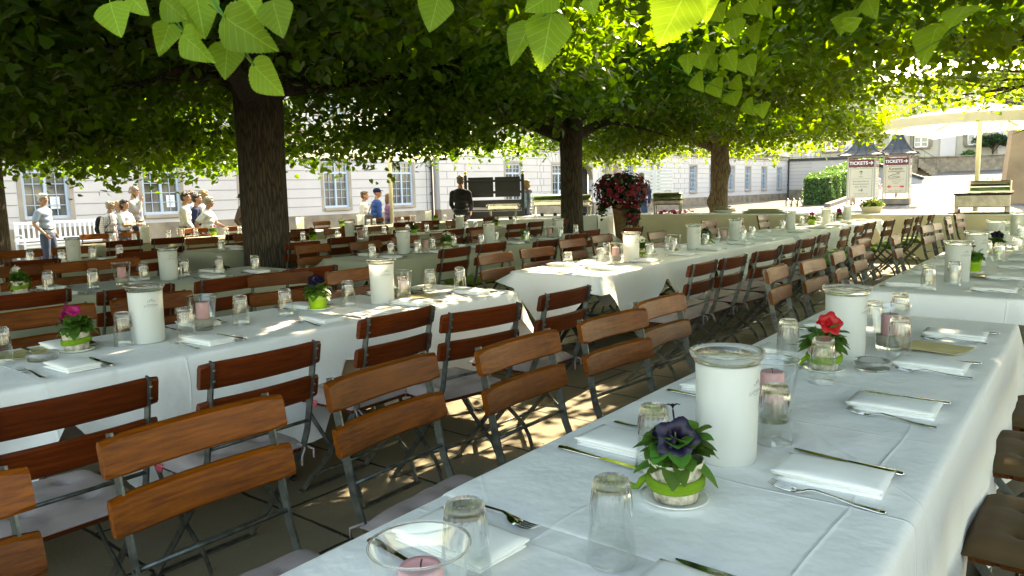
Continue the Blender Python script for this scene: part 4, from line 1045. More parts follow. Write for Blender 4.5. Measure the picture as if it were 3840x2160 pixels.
# ------------------------------------------------------------------ garden wall with arch turning away from the end of the wing
def wp(u, w, z=0): p = -FD*fn+fd*u+fn*w; return Vector((p.x, p.y, z))
gw = thing('garden_wall', 'rose-white garden wall with dark sloping coping and blind arch', 'wall', tuple(wp(72, .0)), 0); gw.matrix_world = Matrix(((fn.x, -fd.x, 0, wp(72, 0).x), (fn.y, -fd.y, 0, wp(72, 0).y), (0, 0, 1, 0), (0, 0, 0, 1)))
b = MB(); b.prism([(0, -.3), (11.5, -.3), (11.5, 1.55), (6.1, 3.55), (0, 3.60)], -.45, 0., 'y'); b.build('wall', M_plaster, gw)
b = MB()
for k in range(8): b.box((1.15, .003, .98+.33*k), (2.2, .012, .022))
b.build('wall_groove', M_groove, gw)
b = MB(); b.box((1.3, .01, .30), (2.6, .08, 1.2)); b.build('plinth', M_sand, gw)
b = MB(); b.bar((-.2, -.22, 3.72), (6.15, -.22, 3.68), .75, .24); b.bar((6.0, -.22, 3.72), (11.6, -.22, 1.66), .75, .24); b.build('coping', M_slate, gw)
b = MB(); ar = [(5.0+1.75*math.cos(PI*k/16), .25+1.75*math.sin(PI*k/16)) for k in range(17)]; ar2 = [(5.0+1.45*math.cos(PI*k/16), .25+1.45*math.sin(PI*k/16)) for k in range(17)]
b.prism(ar+ar2[::-1], -.02, .10, 'y'); b.build('arch_ring', M_band, gw)
b = MB(); b.prism(ar2, -.02, .03, 'y'); b.build('arch_recess', M_dark, gw)
# ------------------------------------------------------------------ palace at the head of the plaza. local: x right, y towards the viewer is -
PC = Vector((-15.5, 102., 2.55))
pal = thing('palace', 'sandstone and cream palace front with terrace, steps and ivy-grown archway', 'building', tuple(PC), R(8.6))
PW = [(x, 1.5, 2.95, 5.3) for x in (-11.6, -7.3, -1.6, 3.9)]+[(x, 1.6, 7.2, 9.5) for x in (-16, -11.6, -7.3, -1.6, 3.9)]
b = MB(); wall_with_holes(b, -40, 26, 0, 10.5, -.0, [hole((w[0], w[1], w[2], w[3])) for w in PW]+[(8.9, 11.2, 0, 4.3)], -.5); 
b.v = [(x, y, z) for x, y, z in b.v]; b.build('wall', M_plaster2, pal)
for x in (-14, -9.5, -4.6, 1.2, 6.6, 13.5):
    b = MB(); b.box((x, -.15, 3.6), (.9 if x != 1.2 else 1.6, .3, 4.2), .04); b.box((x, -.2, 1.25), (1.2, .5, .5), .04)
    b.build('pilaster', M_plaster, pal)
b = MB(); b.box((-9, -1.6, .5), (36, 3.0, 2.1), .03); b.box((2.2, -.3, .9), (16, .5, .5), .05); b.box((16, -.2, .8), (8.6, .4, 1.6), .04); b.build('terrace_base', M_sand, pal)
b = MB(); b.box((-9, -1.6, 1.62), (36.2, 3.3, .16), .03); b.box((-7, -.3, 6.3), (66, .8, .5), .1); b.box((-7, -.5, 10.6), (66, 1.4, .7), .15); b.build('cornice', M_sand, pal)
b = MB(); b.prism([(-1., 10.9), (6, 14.2), (13, 14.2), (18, 10.9)], -40, 26, 'x'); b.build('roof', M_slate, pal)
for w in PW:
    b = MB(); u, ww, z0, z1 = w
    for (a0, a1, c0, c1) in ((u-ww/2, u-ww/2+.13, z0, z1), (u+ww/2-.13, u+ww/2, z0, z1), (u-.09, u+.09, z0, z1), (u-ww/2, u+ww/2, z0, z0+.13), (u-ww/2, u+ww/2, z1-.13, z1)): b.box(((a0+a1)/2, .16, (c0+c1)/2), (a1-a0, .1, c1-c0))
    for q in (1, 2, 3): b.box((u, .17, z0+(z1-z0)*q/4), (ww, .06, .08))
    f = b.build('window', M_signwhite, pal)
    b = MB(); b.add([(u-ww/2, .24, z0), (u+ww/2, .24, z0), (u+ww/2, .24, z1), (u-ww/2, .24, z1)], [(0, 1, 2, 3)]); b.build('pane', M_pane, f)
    b = MB(); b.box((u, -.12, z0-.12), (ww+.6, .4, .2), .04)
    for s in (-1, 1): b.box((u+s*(ww/2+.22), -.06, (z0+z1)/2), (.42, .2, z1-z0), .03)
    b.build('surround', M_sand, f)
b = MB(); uc, r_ = 10.05, 1.15; ar = [(uc+r_*math.cos(PI*k/14), 3.15+r_*math.sin(PI*k/14)) for k in range(15)]; ar2 = [(uc+1.65*math.cos(PI*k/14), 3.15+1.65*math.sin(PI*k/14)) for k in range(15)]
b.prism([(uc+1.65, 0)]+ar2+[(uc-1.65, 0), (uc-r_, 0)]+ar[::-1]+[(uc+r_, 0)], -.15, .02, 'y'); b.build('gate_arch', M_sand, pal)
b = MB()
for k in range(7): b.box((-1.55+.28*k, -3.5+.0, 1.45-.21*k-.5), (.30, 1.6, 1.0), .01)
b.build('step', M_sand, pal)
b = MB(); b.box((-2.3, -3.4, .75), (1.1, 1.2, 2.0), .05); b.box((-2.3, -3.4, 1.8), (1.3, 1.4, .16), .03); b.build('pedestal', M_sand, pal)
b = MB()
xs = fr(-27, -2.4, 22)
for x in xs: b.bar((x, -3.0, 1.7), (x, -3.0, 2.75), .035, .035, (0, 1, 0))
for z in (2.74, 2.25): b.bar((xs[0], -3.0, z), (xs[-1], -3.0, z), .03, .03)
b.bar((-1.7, -2.9, 2.7), (.6, -2.9, 1.1), .03, .03); b.bar((-1.7, -4.1, 2.7), (.6, -4.1, 1.1), .03, .03)
for x in (-1.1, .1): b.bar((x, -4.1, 2.35-.7*(x+1.1)), (x, -4.1, .2), .03, .03, (0, 1, 0))
b.build('railing', M_iron, pal)
for k, x in enumerate((-8.2, -2.3)):
    lp = thing('lamp_post', ('slim dark lamp post on the palace terrace behind the ticket kiosks', 'slim dark lamp post on the stone pedestal beside the palace steps')[k], 'lamp post', tuple(PC+Matrix.Rotation(R(8.6), 3, 'Z') @ Vector((x, -3.3, (1.7, 1.88)[k]))), 0, 'terrace lamp posts')
    b = MB(); b.lathe([(.16, 0), (.16, .15), (.08, .3), (.05, .6), (.045, 3.2), (.09, 3.3)], 12); b.build('post', M_iron, lp)
    b = MB(); b.lathe([(.09, 3.3), (.2, 3.75), (.22, 3.8), (0, 4.1)], 8); b.build('lantern', M_iron, lp)
# ivy mass inside the archway and potted trees in tubs
def leaf_cloud(name, pts, size, mat, parent=None, droop=.3, nrm_up=.5, asp=.75, seed=0):
    """real leaf-shaped faces: pts (N,3)"""
    rg = np.random.default_rng(seed+5); N = len(pts); L = size*rg.uniform(.7, 1.25, N)
    az = rg.uniform(0, 2*PI, N); el = rg.normal(-droop, .5, N)
    t = np.stack([np.cos(az)*np.cos(el), np.sin(az)*np.cos(el), np.sin(el)], -1)
    up = np.stack([rg.normal(0, .55, N), rg.normal(0, .55, N), np.full(N, nrm_up)+rg.normal(0, .3, N)], -1)
    s = np.cross(up, t); s /= np.linalg.norm(s, axis=1, keepdims=True)+1e-9; n = np.cross(t, s)
    out = np.array([[0, 0, 0], [1, 0, -.12], [-.07, .20, .04], [.14, .41, .06], [.46, .40, .02], [.75, .22, -.05], [-.07, -.20, .04], [.14, -.41, .06], [.46, -.40, .02], [.75, -.22, -.05]])
    out[:, 1] *= asp/.75*.95
    V = pts[:, None, :]+L[:, None, None]*(out[None, :, 0, None]*t[:, None]+out[None, :, 1, None]*s[:, None]+out[None, :, 2, None]*n[:, None])
    F = np.array([[0, 1, 5, 4, 3, 2], [0, 6, 7, 8, 9, 1]])
    idx = (np.arange(N)[:, None, None]*10+F[None]).reshape(-1, 6)
    return put(name, fast_mesh(name, V.reshape(-1, 3), idx, 6, mat), parent)
def ball_pts(n, c, r, seed, shell=.5):
    rg = np.random.default_rng(seed); d = rg.normal(size=(n, 3)); d /= np.linalg.norm(d, axis=1, keepdims=True)
    k = (shell+(1-shell)*rg.uniform(0, 1, n))*(1+.18*np.sin(d[:, 0]*7+seed)*np.cos(d[:, 1]*6+d[:, 2]*5)); return np.array(c)+d*k[:, None]*np.array(r)
rg = np.random.default_rng(4); N = 2600
pts = np.stack([rg.uniform(8.9, 11.2, N), rg.uniform(.5, 1.6, N), rg.uniform(.0, 4.6, N)], -1)
iv = leaf_cloud('ivy', pts, .22, M_leafdark, None, .6, .2, seed=1); iv.location = PC; iv.rotation_euler = (0, 0, R(8.6)); tag(iv, 'dark green ivy filling the palace archway', 'ivy')
for k, (x, hb) in enumerate(((3.3, 0), (5.6, 1))):
    loc = PC+Matrix.Rotation(R(8.6), 3, 'Z') @ Vector((x, -1.5, 0)); loc.z = ground_z(loc.x, loc.y)
    t = thing('potted_tree' if hb else 'potted_shrub', 'small dark tree with bare lower trunk in a round stone tub' if hb else 'low round green shrub in a stone tub', 'potted plant', tuple(loc), 0)
    b = MB(); b.lathe([(0, 0), (.55, 0), (.62, .1), (.58, .12), (.66, .85), (.74, .88), (.74, 1.05), (.62, 1.05), (.6, .95), (0, .95)], 20); b.build('tub', M_terra, t)
    if hb:
        b = MB(); b.tube([(0, 0, .9), (.05, 0, 1.8), (.0, 0, 2.6), (.3, .1, 3.3)], [.13, .10, .09, .04], 8)
        for a in range(5): b.tube([(.03, 0, 1.9+.15*a), (.6*math.cos(a*1.3), .5*math.sin(a*1.3), 2.7+.1*a), (1.2*math.cos(a*1.3), 1*math.sin(a*1.3), 3.1+.15*a)], [.06, .04, .02], 6)
        b.build('trunk', M_bark, t)
        P = np.concatenate([ball_pts(700, (1.2*math.cos(a*1.05), .9*math.sin(a*1.05), 3.1+.35*(a % 2)), (.75, .7, .5), a+20, .2) for a in range(6)]+[ball_pts(900, (0, 0, 3.5), (1., .9, .6), 33, .2)])
        leaf_cloud('foliage', P, .17, M_leafdark, t, .2, .6, seed=3)
    else: leaf_cloud('foliage', ball_pts(1500, (0, 0, 1.65), (.85, .85, .72), 8, .35), .15, M_hedge, t, .1, .7, seed=4)
# ------------------------------------------------------------------ hedge along the path, kerbs, hand rail
hd = thing('clipped_hedge', 'long clipped green hedge beside the ticket kiosks', 'hedge', (-12.75, 46.5, 0))
def hp(n, seed):
    rg = np.random.default_rng(seed); v = rg.uniform(0, 1, n)**1.3; y = v*36.; w = 1.5+0*y; face = rg.uniform(0, 1, n)
    base = np.array([ground_z(-12.8-.11*t, 46.5+t) for t in y]); top = 1.62+1.2*(y/36)**.8
    lx = np.where(face < .55, 0., rg.uniform(-1, 0, n)); lz = np.where(face < .55, rg.uniform(0, 1, n), 1.); fr0 = (rg.uniform(0, 1, n) < .12); y = np.where(fr0, 0., y); lx = np.where(fr0, rg.uniform(-1, 0, n), lx); lz = np.where(fr0, rg.uniform(0, 1, n), lz); base = np.where(fr0, ground_z(-13.5, 46.5), base); top = np.where(fr0, 1.62, top)
    bulge = .12*np.sin(y*2.1+lz*4)+.1*np.sin(y*.9); dep = rg.uniform(0, .22, n)
    X = .25-.11*y+lx*w+np.where(lx == 0, bulge-dep, 0); Z = base+lz*top+np.where(lz == 1, bulge*.6-dep*.7, 0)
    return np.stack([X, y+np.where(fr0, dep-.1, 0), Z], -1)
leaf_cloud('foliage', hp(26000, 3), .13, M_hedge, hd, .2, .5, seed=6)
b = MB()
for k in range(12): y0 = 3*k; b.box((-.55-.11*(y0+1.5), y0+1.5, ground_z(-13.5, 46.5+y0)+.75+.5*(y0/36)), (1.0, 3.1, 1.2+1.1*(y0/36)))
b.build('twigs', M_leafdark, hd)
kb = MB(); pr = None
for k in range(22):
    y = 43.+1.9*k; x = -11.9-.11*(y-45); y2 = y+1.88; x2 = -11.9-.11*(y2-45)
    kb.bar((x, y, ground_z(x, y)+.10), (x2, y2, ground_z(x2, y2)+.10), .30, .26, b=.02)
tag(kb.build('kerb_line', M_kerb), kind='structure')
hr = MB()
for k in range(3): hr.tube([(-15.1+.35*k, 46.7, -.1), (-15.1+.35*k, 46.6, .35), (-14.8+.35*k, 46., .55), (-14.3+.35*k, 45.1, .15), (-14.3+.35*k, 45., -.1)], .035, 8)
tag(hr.build('stair_railing', M_iron), 'low dark bent rail at the front of the hedge', 'railing')
b = MB(); b.tube([(-12.3, 45.2, 0), (-12.3, 45.2, 1.3), (-12.15, 44.9, 1.45), (-11.85, 44.6, 1.42)], .03, 8); b.lathe([(.12, 0), (.12, .03), (.03, .05)], 10, c=(-12.3, 45.2, 0)); tag(b.build('hand_rail', M_iron), 'thin grey hand rail post standing before the hedge', 'railing')
# ------------------------------------------------------------------ ticket kiosks
def put_text(b, txt, size, x, z, y=0., bold=.0, align='CENTER'):
    vs, fs = text_geo(txt, size, align, .0, bold); b.add([(x+v[0], y, z+v[1]) for v in vs], fs)
def arrow(b, x, z, L, ang, th, y=0.):
    c, s = math.cos(ang), math.sin(ang)
    def P(a, q): return (x+a*c-q*s, y, z+a*s+q*c)
    b.add([P(-L/2, -th/2), P(L/2-th*.6, -th/2), P(L/2-th*.6, th/2), P(-L/2, th/2)], [(0, 1, 2, 3)])
    h = L*.42
    for sg in (1, -1): b.add([P(L/2+th*.3, 0), P(L/2-h*.75, sg*h), P(L/2-h*.75-th, sg*h*1.0), P(L/2-th*1.0, 0)], [(0, 1, 2, 3)])
def kiosk(loc, rz, label, second):
    r = thing('ticket_kiosk', label, 'sign kiosk', loc, rz, None); W = .62
    for sx in (-1, 1):
        for sy in (-1, 1):
            b = MB(); b.box((sx*W, sy*W, 1.36), (.075, .075, 2.72), .008); b.build('post', M_post, r)
    b = MB()
    for s in (-1, 1): b.box((0, s*W, 2.66), (2*W-.08, .07, .07)); b.box((s*W, 0, 2.66), (.07, 2*W-.08, .07))
    b.build('top_rail', M_post, r)
    b = MB(); n = 10; N = 32
    prof = [(1.16, 0), (1.14, .03), (.92, .11), (.70, .25), (.50, .47), (.34, .75), (.22, 1.02), (.10, 1.22), (.03, 1.34)]
    rows = []
    for (rad, z) in prof:
        row = []
        for k in range(N):
            th = 2*PI*k/N; q = max(abs(math.cos(th)), abs(math.sin(th))); lift = .0 if rad < .9 else .05*(1/q-1)/.41
            row.append((rad*math.cos(th)/q*.93, rad*math.sin(th)/q*.93, 2.72+z-lift*0))
        rows += row
    b.add(rows, [(j*N+k, j*N+(k+1) % N, (j+1)*N+(k+1) % N, (j+1)*N+k) for j in range(len(prof)-1) for k in range(N)]+[tuple(range(N))[::-1]], False)
    for k in range(12):
        th = 2*PI*(k+.5)/12; q = max(abs(math.cos(th)), abs(math.sin(th)))
        b.tube([(rad*math.cos(th)/q*.935, rad*math.sin(th)/q*.935, 2.735+z) for rad, z in prof[1:-1]], .012, 5)
    for k in range(4):
        th = PI/4+PI/2*k; b.tube([(rad*1.414*math.cos(th)*.935, rad*1.414*math.sin(th)*.935, 2.735+z) for rad, z in prof[1:-1]], .02, 5)
    rf = b.build('roof', M_zinc, r); b = MB(); b.ell((0, 0, 4.1), (.05, .05, .09), 8); b.build('finial', M_zinc, rf)
    for face in range(2):
        M = Matrix.Rotation(0 if face == 0 else PI/2, 4, 'Z')
        ww = 2*W-.09
        b = MB(); b.M = M; b.box((0, -W-.012, 2.33), (ww, .05, .36), .005); hp_ = b.build('header_board', M_maroon, r)
        b = MB(); b.M = M; put_text(b, 'TICKETS', .225, -.13, 2.335, -W-.040, .006); arrow(b, .43, 2.335, .2, 0, .042, -W-.040); b.build('lettering', M_signwhite, hp_)
        zb = 1.36
        b = MB(); b.M = M; b.box((0, -W-.012, zb), (ww, .05, 1.52), .005); sb = b.build('sign_board', M_cream, r)
        b = MB(); b.M = M; y = -W-.040
        for (a0, a1, c0, c1) in ((-.5, .5, .70, .712), (-.5, .5, -.712, -.70), (-.512, -.5, -.712, .712), (.5, .512, -.712, .712)): b.add([(a0, y, zb+c0), (a1, y, zb+c0), (a1, y, zb+c1), (a0, y, zb+c1)], [(0, 1, 2, 3)])
        if not second:
            arrow(b, 0, zb+.50, .20, PI/2, .03, y); put_text(b, 'Park', .10, 0, zb+.30, y)
            b.add([(-.47, y, zb+.195), (.47, y, zb+.195), (.47, y, zb+.203), (-.47, y, zb+.203)], [(0, 1, 2, 3)])
            put_text(b, 'Eintrittstickets im', .105, 0, zb+.07, y); put_text(b, 'Besucherzentrum', .105, 0, zb-.065, y); put_text(b, '\u00bbAlte Wache\u00ab', .105, 0, zb-.20, y)
            arrow(b, 0, zb-.37, .20, 0, .03, y); put_text(b, 'Tickets are available at the', .062, 0, zb-.53, y); put_text(b, 'visitor information centre', .062, 0, zb-.61, y)
            b.build('lettering', M_print, sb)
        else:
            put_text(b, 'Keramik-', .19, 0, zb+.58, y, .002); put_text(b, 'Verkaufsausstellung', .10, 0, zb+.44, y, .001)
            sw = [(.16, .36), (.0, .37), (.12, .30), (-.1, .27), (-.30, .17), (-.30, .10), (-.1, .07), (.15, .11), (.12, .17), (-.1, .18), (-.15, .13)]
            b.tube([(sx_*1.25, y, zb+sz_) for sx_, sz_ in sw], .012, 5)
            b.add([(-.4, y, zb+.0), (.4, y, zb+.0), (.4, y, zb+.008), (-.4, y, zb+.008)], [(0, 1, 2, 3)])
            put_text(b, 'Wasserpalais und', .062, 0, zb-.09, y); put_text(b, 'Bergpalais', .066, 0, zb-.19, y); put_text(b, '24.2. \u2013 5.11.2017', .10, 0, zb-.62, y)
            b.build('lettering', M_print, sb)
            b = MB(); b.M = M
            b.add([(-.44, y, zb-.38), (-.30, y, zb-.28), (-.30, y, zb-.34), (-.22, y, zb-.34), (-.22, y, zb-.42), (-.30, y, zb-.42), (-.30, y, zb-.48)], [(0, 6, 5, 4, 3, 2, 1)])
            b.add([(.2, y, zb-.43), (.4, y, zb-.43), (.4, y, zb-.34), (.2, y, zb-.34)], [(0, 1, 2, 3)]); b.add([(-.18, y, zb-.385), (.16, y, zb-.385), (.16, y, zb-.372), (-.18, y, zb-.372)], [(0, 1, 2, 3)])
            b.build('red_print', M_tagred, sb)
    if second:
        b = MB(); b.box((-.05, -.25, .17), (1.5, 1.4, .34), .03); b.build('stone_base', M_sand, r)
    return r
kiosk((-9.5, 41.2, ground_z(-9.5, 41.2)), R(6), 'ticket kiosk with pagoda roof and a board pointing to the park', False)
kiosk((-8.75, 45.6, ground_z(-8.75, 45.6)), R(6), 'ticket kiosk with pagoda roof and a ceramics exhibition board', True)
# ------------------------------------------------------------------ sandstone pier, parasols, bench
gp = thing('sandstone_pier', 'tall tapering sandstone gate pier beside the plaza', 'pillar', (-3.0, 46.2, .0), R(12))
b = MB(); b.prism([(-.95, -.95), (.95, -.95), (.95, .95), (-.95, .95)], 0, .01)
b = MB(); hw = lambda z: .98-.075*z if z < 6 else .5
for z0, z1 in ((0, 1.6), (1.6, 3.1), (3.1, 4.6), (4.6, 6.0)):
    a, c = hw(z0), hw(z1)
    b.add([(-a, -a, z0), (a, -a, z0), (a, a, z0), (-a, a, z0), (-c, -c, z1), (c, -c, z1), (c, c, z1), (-c, c, z1)], [(0, 1, 5, 4), (1, 2, 6, 5), (2, 3, 7, 6), (3, 0, 4, 7)])
b.box((0, 0, 6.2), (1.5, 1.5, .4), .1); b.build('shaft', M_pier, gp)
b = MB(); b.box((1.2, .2, 3.), (1.4, 1.2, 6.), .05); b.build('side_wall', M_pier, gp)
b = MB(); b.box((0, 0, .06), (2.3, 2.3, .16), .04); b.build('base', M_sand, gp)
def parasol(loc, rz, half, zc, zp, label, polez):
    r = thing('parasol', label, 'parasol', loc, rz, 'large square parasols')
    b = MB(); n = 12
    def cn(u, v):
        x = (u-.5)*2; y = (v-.5)*2; q = max(abs(x), abs(y)); e = abs(x*y)
        sag = .10*(1-(min(abs(x), abs(y))/max(q, 1e-6))**2)*q
        return (x*half, y*half, zc+(zp-zc)*(1-q)+.10*(q-q*q)*-1+sag*.9)
    b.grid(n*2, n*2, cn)
    can = b.build('canopy', M_parasol, r)
    b = MB(); L = [(i/24, 0) for i in range(24)]+[(1, i/24) for i in range(24)]+[(1-i/24, 1) for i in range(24)]+[(0, 1-i/24) for i in range(24)]
    vs = []
    for k, (u, v) in enumerate(L):
        p = cn(u, v); f = (k % 24)/24; d = .20
        vs += [p, (p[0]*1.003, p[1]*1.003, p[2]-d)]
    m = len(L); b.add(vs, [(2*k, 2*k+1, 2*((k+1) % m)+1, 2*((k+1) % m)) for k in range(m)], True); b.build('valance', M_parasol, can)
    b = MB(); b.tube([(0, 0, polez), (0, 0, zp+.1)], .05, 14); b.build('pole', M_pole, r)
    for k in range(8):
        a = PI/4*k; q = max(abs(math.cos(a)), abs(math.sin(a))); b = MB(); x, y = math.cos(a)/q*half*.98, math.sin(a)/q*half*.98
        b.bar((0, 0, zp-.04), (x, y, zc-.02), .03, .04); b.build('rib', M_pole, r)
    b = MB(); b.box((0, 0, .06), (.9, .9, .12), .02); b.lathe([(.09, .12), (.08, .5), (.06, .52)], 14); b.build('foot', M_iron, r)
parasol((-2.14, 19.58, 0), R(72.6), 1.95, 2.64, 3.08, 'cream parasol with pole behind the buffet grill, glowing in the sun', 0)
parasol((-14.35, 13.22, ground_z(-14.35, 13.2)), R(-12), 2.6, 2.75, 3.9, 'pale green parasol with pole among the visitors before the long building', 0)
bn = thing('garden_bench', 'long white slatted garden bench against the building wall', 'bench', (-24.35, 9.55, -.25), R(2))
b = MB()
for k in range(22): b.box((-.27, -1.5+.143*k, .78), (.02, .06, .42), .004)
for z in (1.04, .55): b.box((-.27, 0, z), (.045, 3.2, .09), .01)
b.build('backrest', M_benchw, bn)
b = MB()
for k in range(5): b.box((-.2+.105*k, 0, .45), (.09, 3.1, .025), .006)
b.build('seat', M_benchw, bn)
for y in (-1.55, 1.55):
    b = MB(); b.tube([(-.25, y, .66), (0, y, .70), (.22, y, .68), (.30, y, .60), (.28, y, .45), (.24, y, .02)], .03, 8); b.build('armrest', M_benchw, bn)
    b = MB(); b.box((-.26, y, .5), (.07, .07, 1.1), .008); b.build('leg', M_benchw, bn)
b = MB(); b.box((.2, 0, .38), (.03, 3.1, .1), .005); b.build('front_rail', M_benchw, bn)
# ------------------------------------------------------------------ lindens
def trunk_mesh(b, r0, h, seed, lean=(0, 0), knots=()):
    n, m = 28, 26; vs = []
    for j in range(m+1):
        t = j/m; z = -.15+t*(h+.15); flare = 1+.55*math.exp(-max(0, z)/.28)+.10*t*t
        for k in range(n):
            th = 2*PI*k/n; rr = r0*flare*(1+.07*noise.noise(Vector((2*math.cos(th), 2*math.sin(th), z*1.2+seed)))+.05*math.sin(5*th+seed)*math.exp(-max(0, z)/.4))
            for (kz, kt, ka, kr) in knots:
                d = math.atan2(math.sin(th-kt), math.cos(th-kt)); rr += ka*math.exp(-((z-kz)/kr)**2-(d/.6)**2)
            vs.append((rr*math.cos(th)+lean[0]*t, rr*math.sin(th)+lean[1]*t, z))
    b.add(vs, [(j*n+k, j*n+(k+1) % n, (j+1)*n+(k+1) % n, (j+1)*n+k) for j in range(m) for k in range(n)]+[tuple(m*n+k for k in range(n))], True)
def crown_pts(R_, zl, zt, nc, per, seed, slope=(0, 0), dense_edge=.45, spread=.17):
    rg = np.random.default_rng(seed); N = int(nc*1.5)
    th = rg.uniform(0, 2*PI, N); r = R_*np.sqrt(rg.uniform(0.01, 1., N))
    edge = R_*(1+.10*np.sin(3*th+seed)+.08*np.sin(7*th+2*seed)+.05*np.sin(13*th)); keep = r < edge
    th, r = th[keep][:nc], r[keep][:nc]; n = len(r)
    low = rg.uniform(0, 1, n) < .62
    zlow = zl+.55*(1-(r/R_))+slope[0]*r*np.cos(th)+slope[1]*r*np.sin(th)+.14*np.sin(th*5+r*2.2+seed)+.10*np.sin(r*4.1+th*9)
    zz = np.where(low, zlow+np.abs(rg.normal(0, .30, n)), zlow+rg.uniform(0, 1, n)*(zt-zl)*(1-.45*(r/R_)**2))
    c = np.stack([r*np.cos(th), r*np.sin(th), zz], -1)
    # hanging sprays at the rim
    p = c[:, None, :]+rg.normal(0, 1, (n, per, 3))*np.array([spread, spread, spread*.55])
    p = p.reshape(-1, 3)
    ne = int(nc*dense_edge); th = rg.uniform(0, 2*PI, ne); r = R_*(.55+.5*rg.uniform(0, 1, ne)); L = rg.uniform(.15, .50, ne)*(rg.uniform(0, 1, ne)**.6)
    k = np.arange(6)/5.
    zb = zl+.12+.1*np.sin(th*5+seed)+slope[0]*r*np.cos(th)+slope[1]*r*np.sin(th)+.55*(1-np.minimum(1, r/R_))
    q = np.stack([(r[:, None]+.07*k)*np.cos(th)[:, None], (r[:, None]+.07*k)*np.sin(th)[:, None], zb[:, None]-L[:, None]*k], -1)+rg.normal(0, .035, (ne, 6, 3))
    return p, q.reshape(-1, 3)
def sun_gap(p, base, c=(-.33, .83, 1.83), rad=.42):
    """an opening in the crown through which the sun reaches the hanging twig"""
    d = np.array([math.sin(R(-9))*math.cos(R(40)), math.cos(R(-9))*math.cos(R(40)), math.sin(R(40))]); q = p+np.array(base)-np.array(c)
    t = q @ d; return np.linalg.norm(q-t[:, None]*d, axis=1) > rad
def linden(loc, r0, hb, R_, zl, zt, label, seed, nc=2100, mat=None, size=.092, lean=(0, 0), trunk=True, knots=(), nl=8, filler=5200, cut=None, slope=(0, 0), lmat=None):
    mat = mat or M_bark
    t = thing('linden_tree', label, 'tree', loc, 0, 'linden trees'); rs = random.Random(seed)
    if trunk:
        b = MB(); trunk_mesh(b, r0, hb, seed, lean, knots); b.build('trunk', mat, t)
    for k in range(nl):
        a = 2*PI*(k+rs.uniform(-.3, .3))/nl; b = MB(); z0 = hb-.38+rs.uniform(-.15, .3); L = R_*rs.uniform(.75, .98); pts = []; rr = []
        up_ = rs.uniform(.0, .9)
        for j in range(9):
            q = j/8; aa = a+.25*math.sin(q*3+k); pts.append((lean[0]+L*q*math.cos(aa), lean[1]+L*q*math.sin(aa), z0+.35*math.sin(q*2.4)+up_*q+.06*math.sin(q*9+k))); rr.append((r0*.5)*(1-q)**.8+.014)
        b.tube(pts, rr, 9)
        for j in range(2, 8):
            for s in (-1, 1):
                p = Vector(pts[j]); ang = a+s*rs.uniform(.5, 1.2); l2 = L*rs.uniform(.2, .42); dz = rs.uniform(-.45, .55)
                b.tube([p, p+Vector((math.cos(ang)*l2*.5, math.sin(ang)*l2*.5, dz*.35)), p+Vector((math.cos(ang+.2*s)*l2, math.sin(ang+.2*s)*l2, dz))], [rr[j]*.5+.004, rr[j]*.3+.004, .004], 6)
        b.build('limb', mat, t)
    p, q = crown_pts(R_, zl, zt, nc, 9, seed, slope)
    rg = np.random.default_rng(seed+99)
    if cut is not None:
        p = p[cut(p)]; q = q[cut(q)]
    A = leaf_cloud('crown', np.concatenate([p, q]), size, lmat or M_leaf, t, .35, .9, seed=seed)
    # oversized filler leaves added above to block sun and sky
    th = rg.uniform(0, 2*PI, filler); r = R_*.97*np.sqrt(rg.uniform(0, 1, filler)); z = zl+.85+slope[0]*r*np.cos(th)+slope[1]*r*np.sin(th)+(zt-zl-.6)*rg.uniform(0, 1, filler)*(1-.4*(r/R_)**2)
    f = np.stack([r*np.cos(th), r*np.sin(th), z], -1)
    if cut is not None: f = f[cut(f)]
    leaf_cloud('shade_filler_crown', f, .23, M_leaf, t, .15, 1.3, seed=seed+7)
    return t
linden((-7.7, 5.1, 0), .255, 2.85, 4.1, 2.26, 5.6, 'linden with thick dark trunk between the third and fourth table rows', 1, nc=2500, filler=11500, slope=(.11, -.02))
linden((-7.48, 11.28, 0), .195, 2.7, 3.75, 2.42, 5.4, 'linden with slim dark trunk before the buffet, behind the third row', 2, nc=2000, filler=6500, slope=(.06, 0))
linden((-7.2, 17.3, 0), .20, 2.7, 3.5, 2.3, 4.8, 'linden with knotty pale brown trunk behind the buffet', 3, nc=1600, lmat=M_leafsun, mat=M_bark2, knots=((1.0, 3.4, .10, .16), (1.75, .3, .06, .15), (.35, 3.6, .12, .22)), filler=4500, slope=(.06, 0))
linden((-8.2, -1.3, 0), .24, 2.7, 4.4, 2.15, 5.6, 'linden beyond the near end of the fourth row, only its crown in view', 4, nc=2000, filler=11000, slope=(.07, 0))
linden((-13.9, 4.1, ground_z(-13.9, 4.1)), .31, 2.7, 3.9, 2.25, 5.4, 'linden with broad black trunk at the edge of the picture behind the fifth row', 5, nc=2000, filler=8000)
linden((-5.0, .75, 0), .22, 2.9, 3.6, 2.75, 5.2, 'linden crown roofing the near end of the third row', 6, nc=1400, filler=11000)
linden((1.3, 4.9, 0), .22, 2.9, 5.0, 2.75, 5.2, 'linden crown packed dense out of view to shade the front row', 7, nc=2500, filler=20000, cut=lambda p: sun_gap(p, (1.3, 4.9, 0)) & ((p[:, 1] < 2.4) | (p[:, 0] < -2.9) | (np.sin(p[:, 0]*83.1+p[:, 2]*61.7) > .45)))  # crown placed and packed dense out of view to keep sun off tables
linden((1.6, 12.4, 0), .2, 2.9, 6.2, 2.62, 4.3, 'sunlit linden crown between the front row and the parasol', 8, nc=2300, filler=28000, lmat=M_leafsun, slope=(0, .03), cut=lambda p: ((p[:, 1] < 1.3) & (p[:, 0] < -4.3)) | (np.sin(p[:, 0]*91.7+p[:, 2]*57.3) > .35))  # filler packed on the table side to block sun, thinned elsewhere
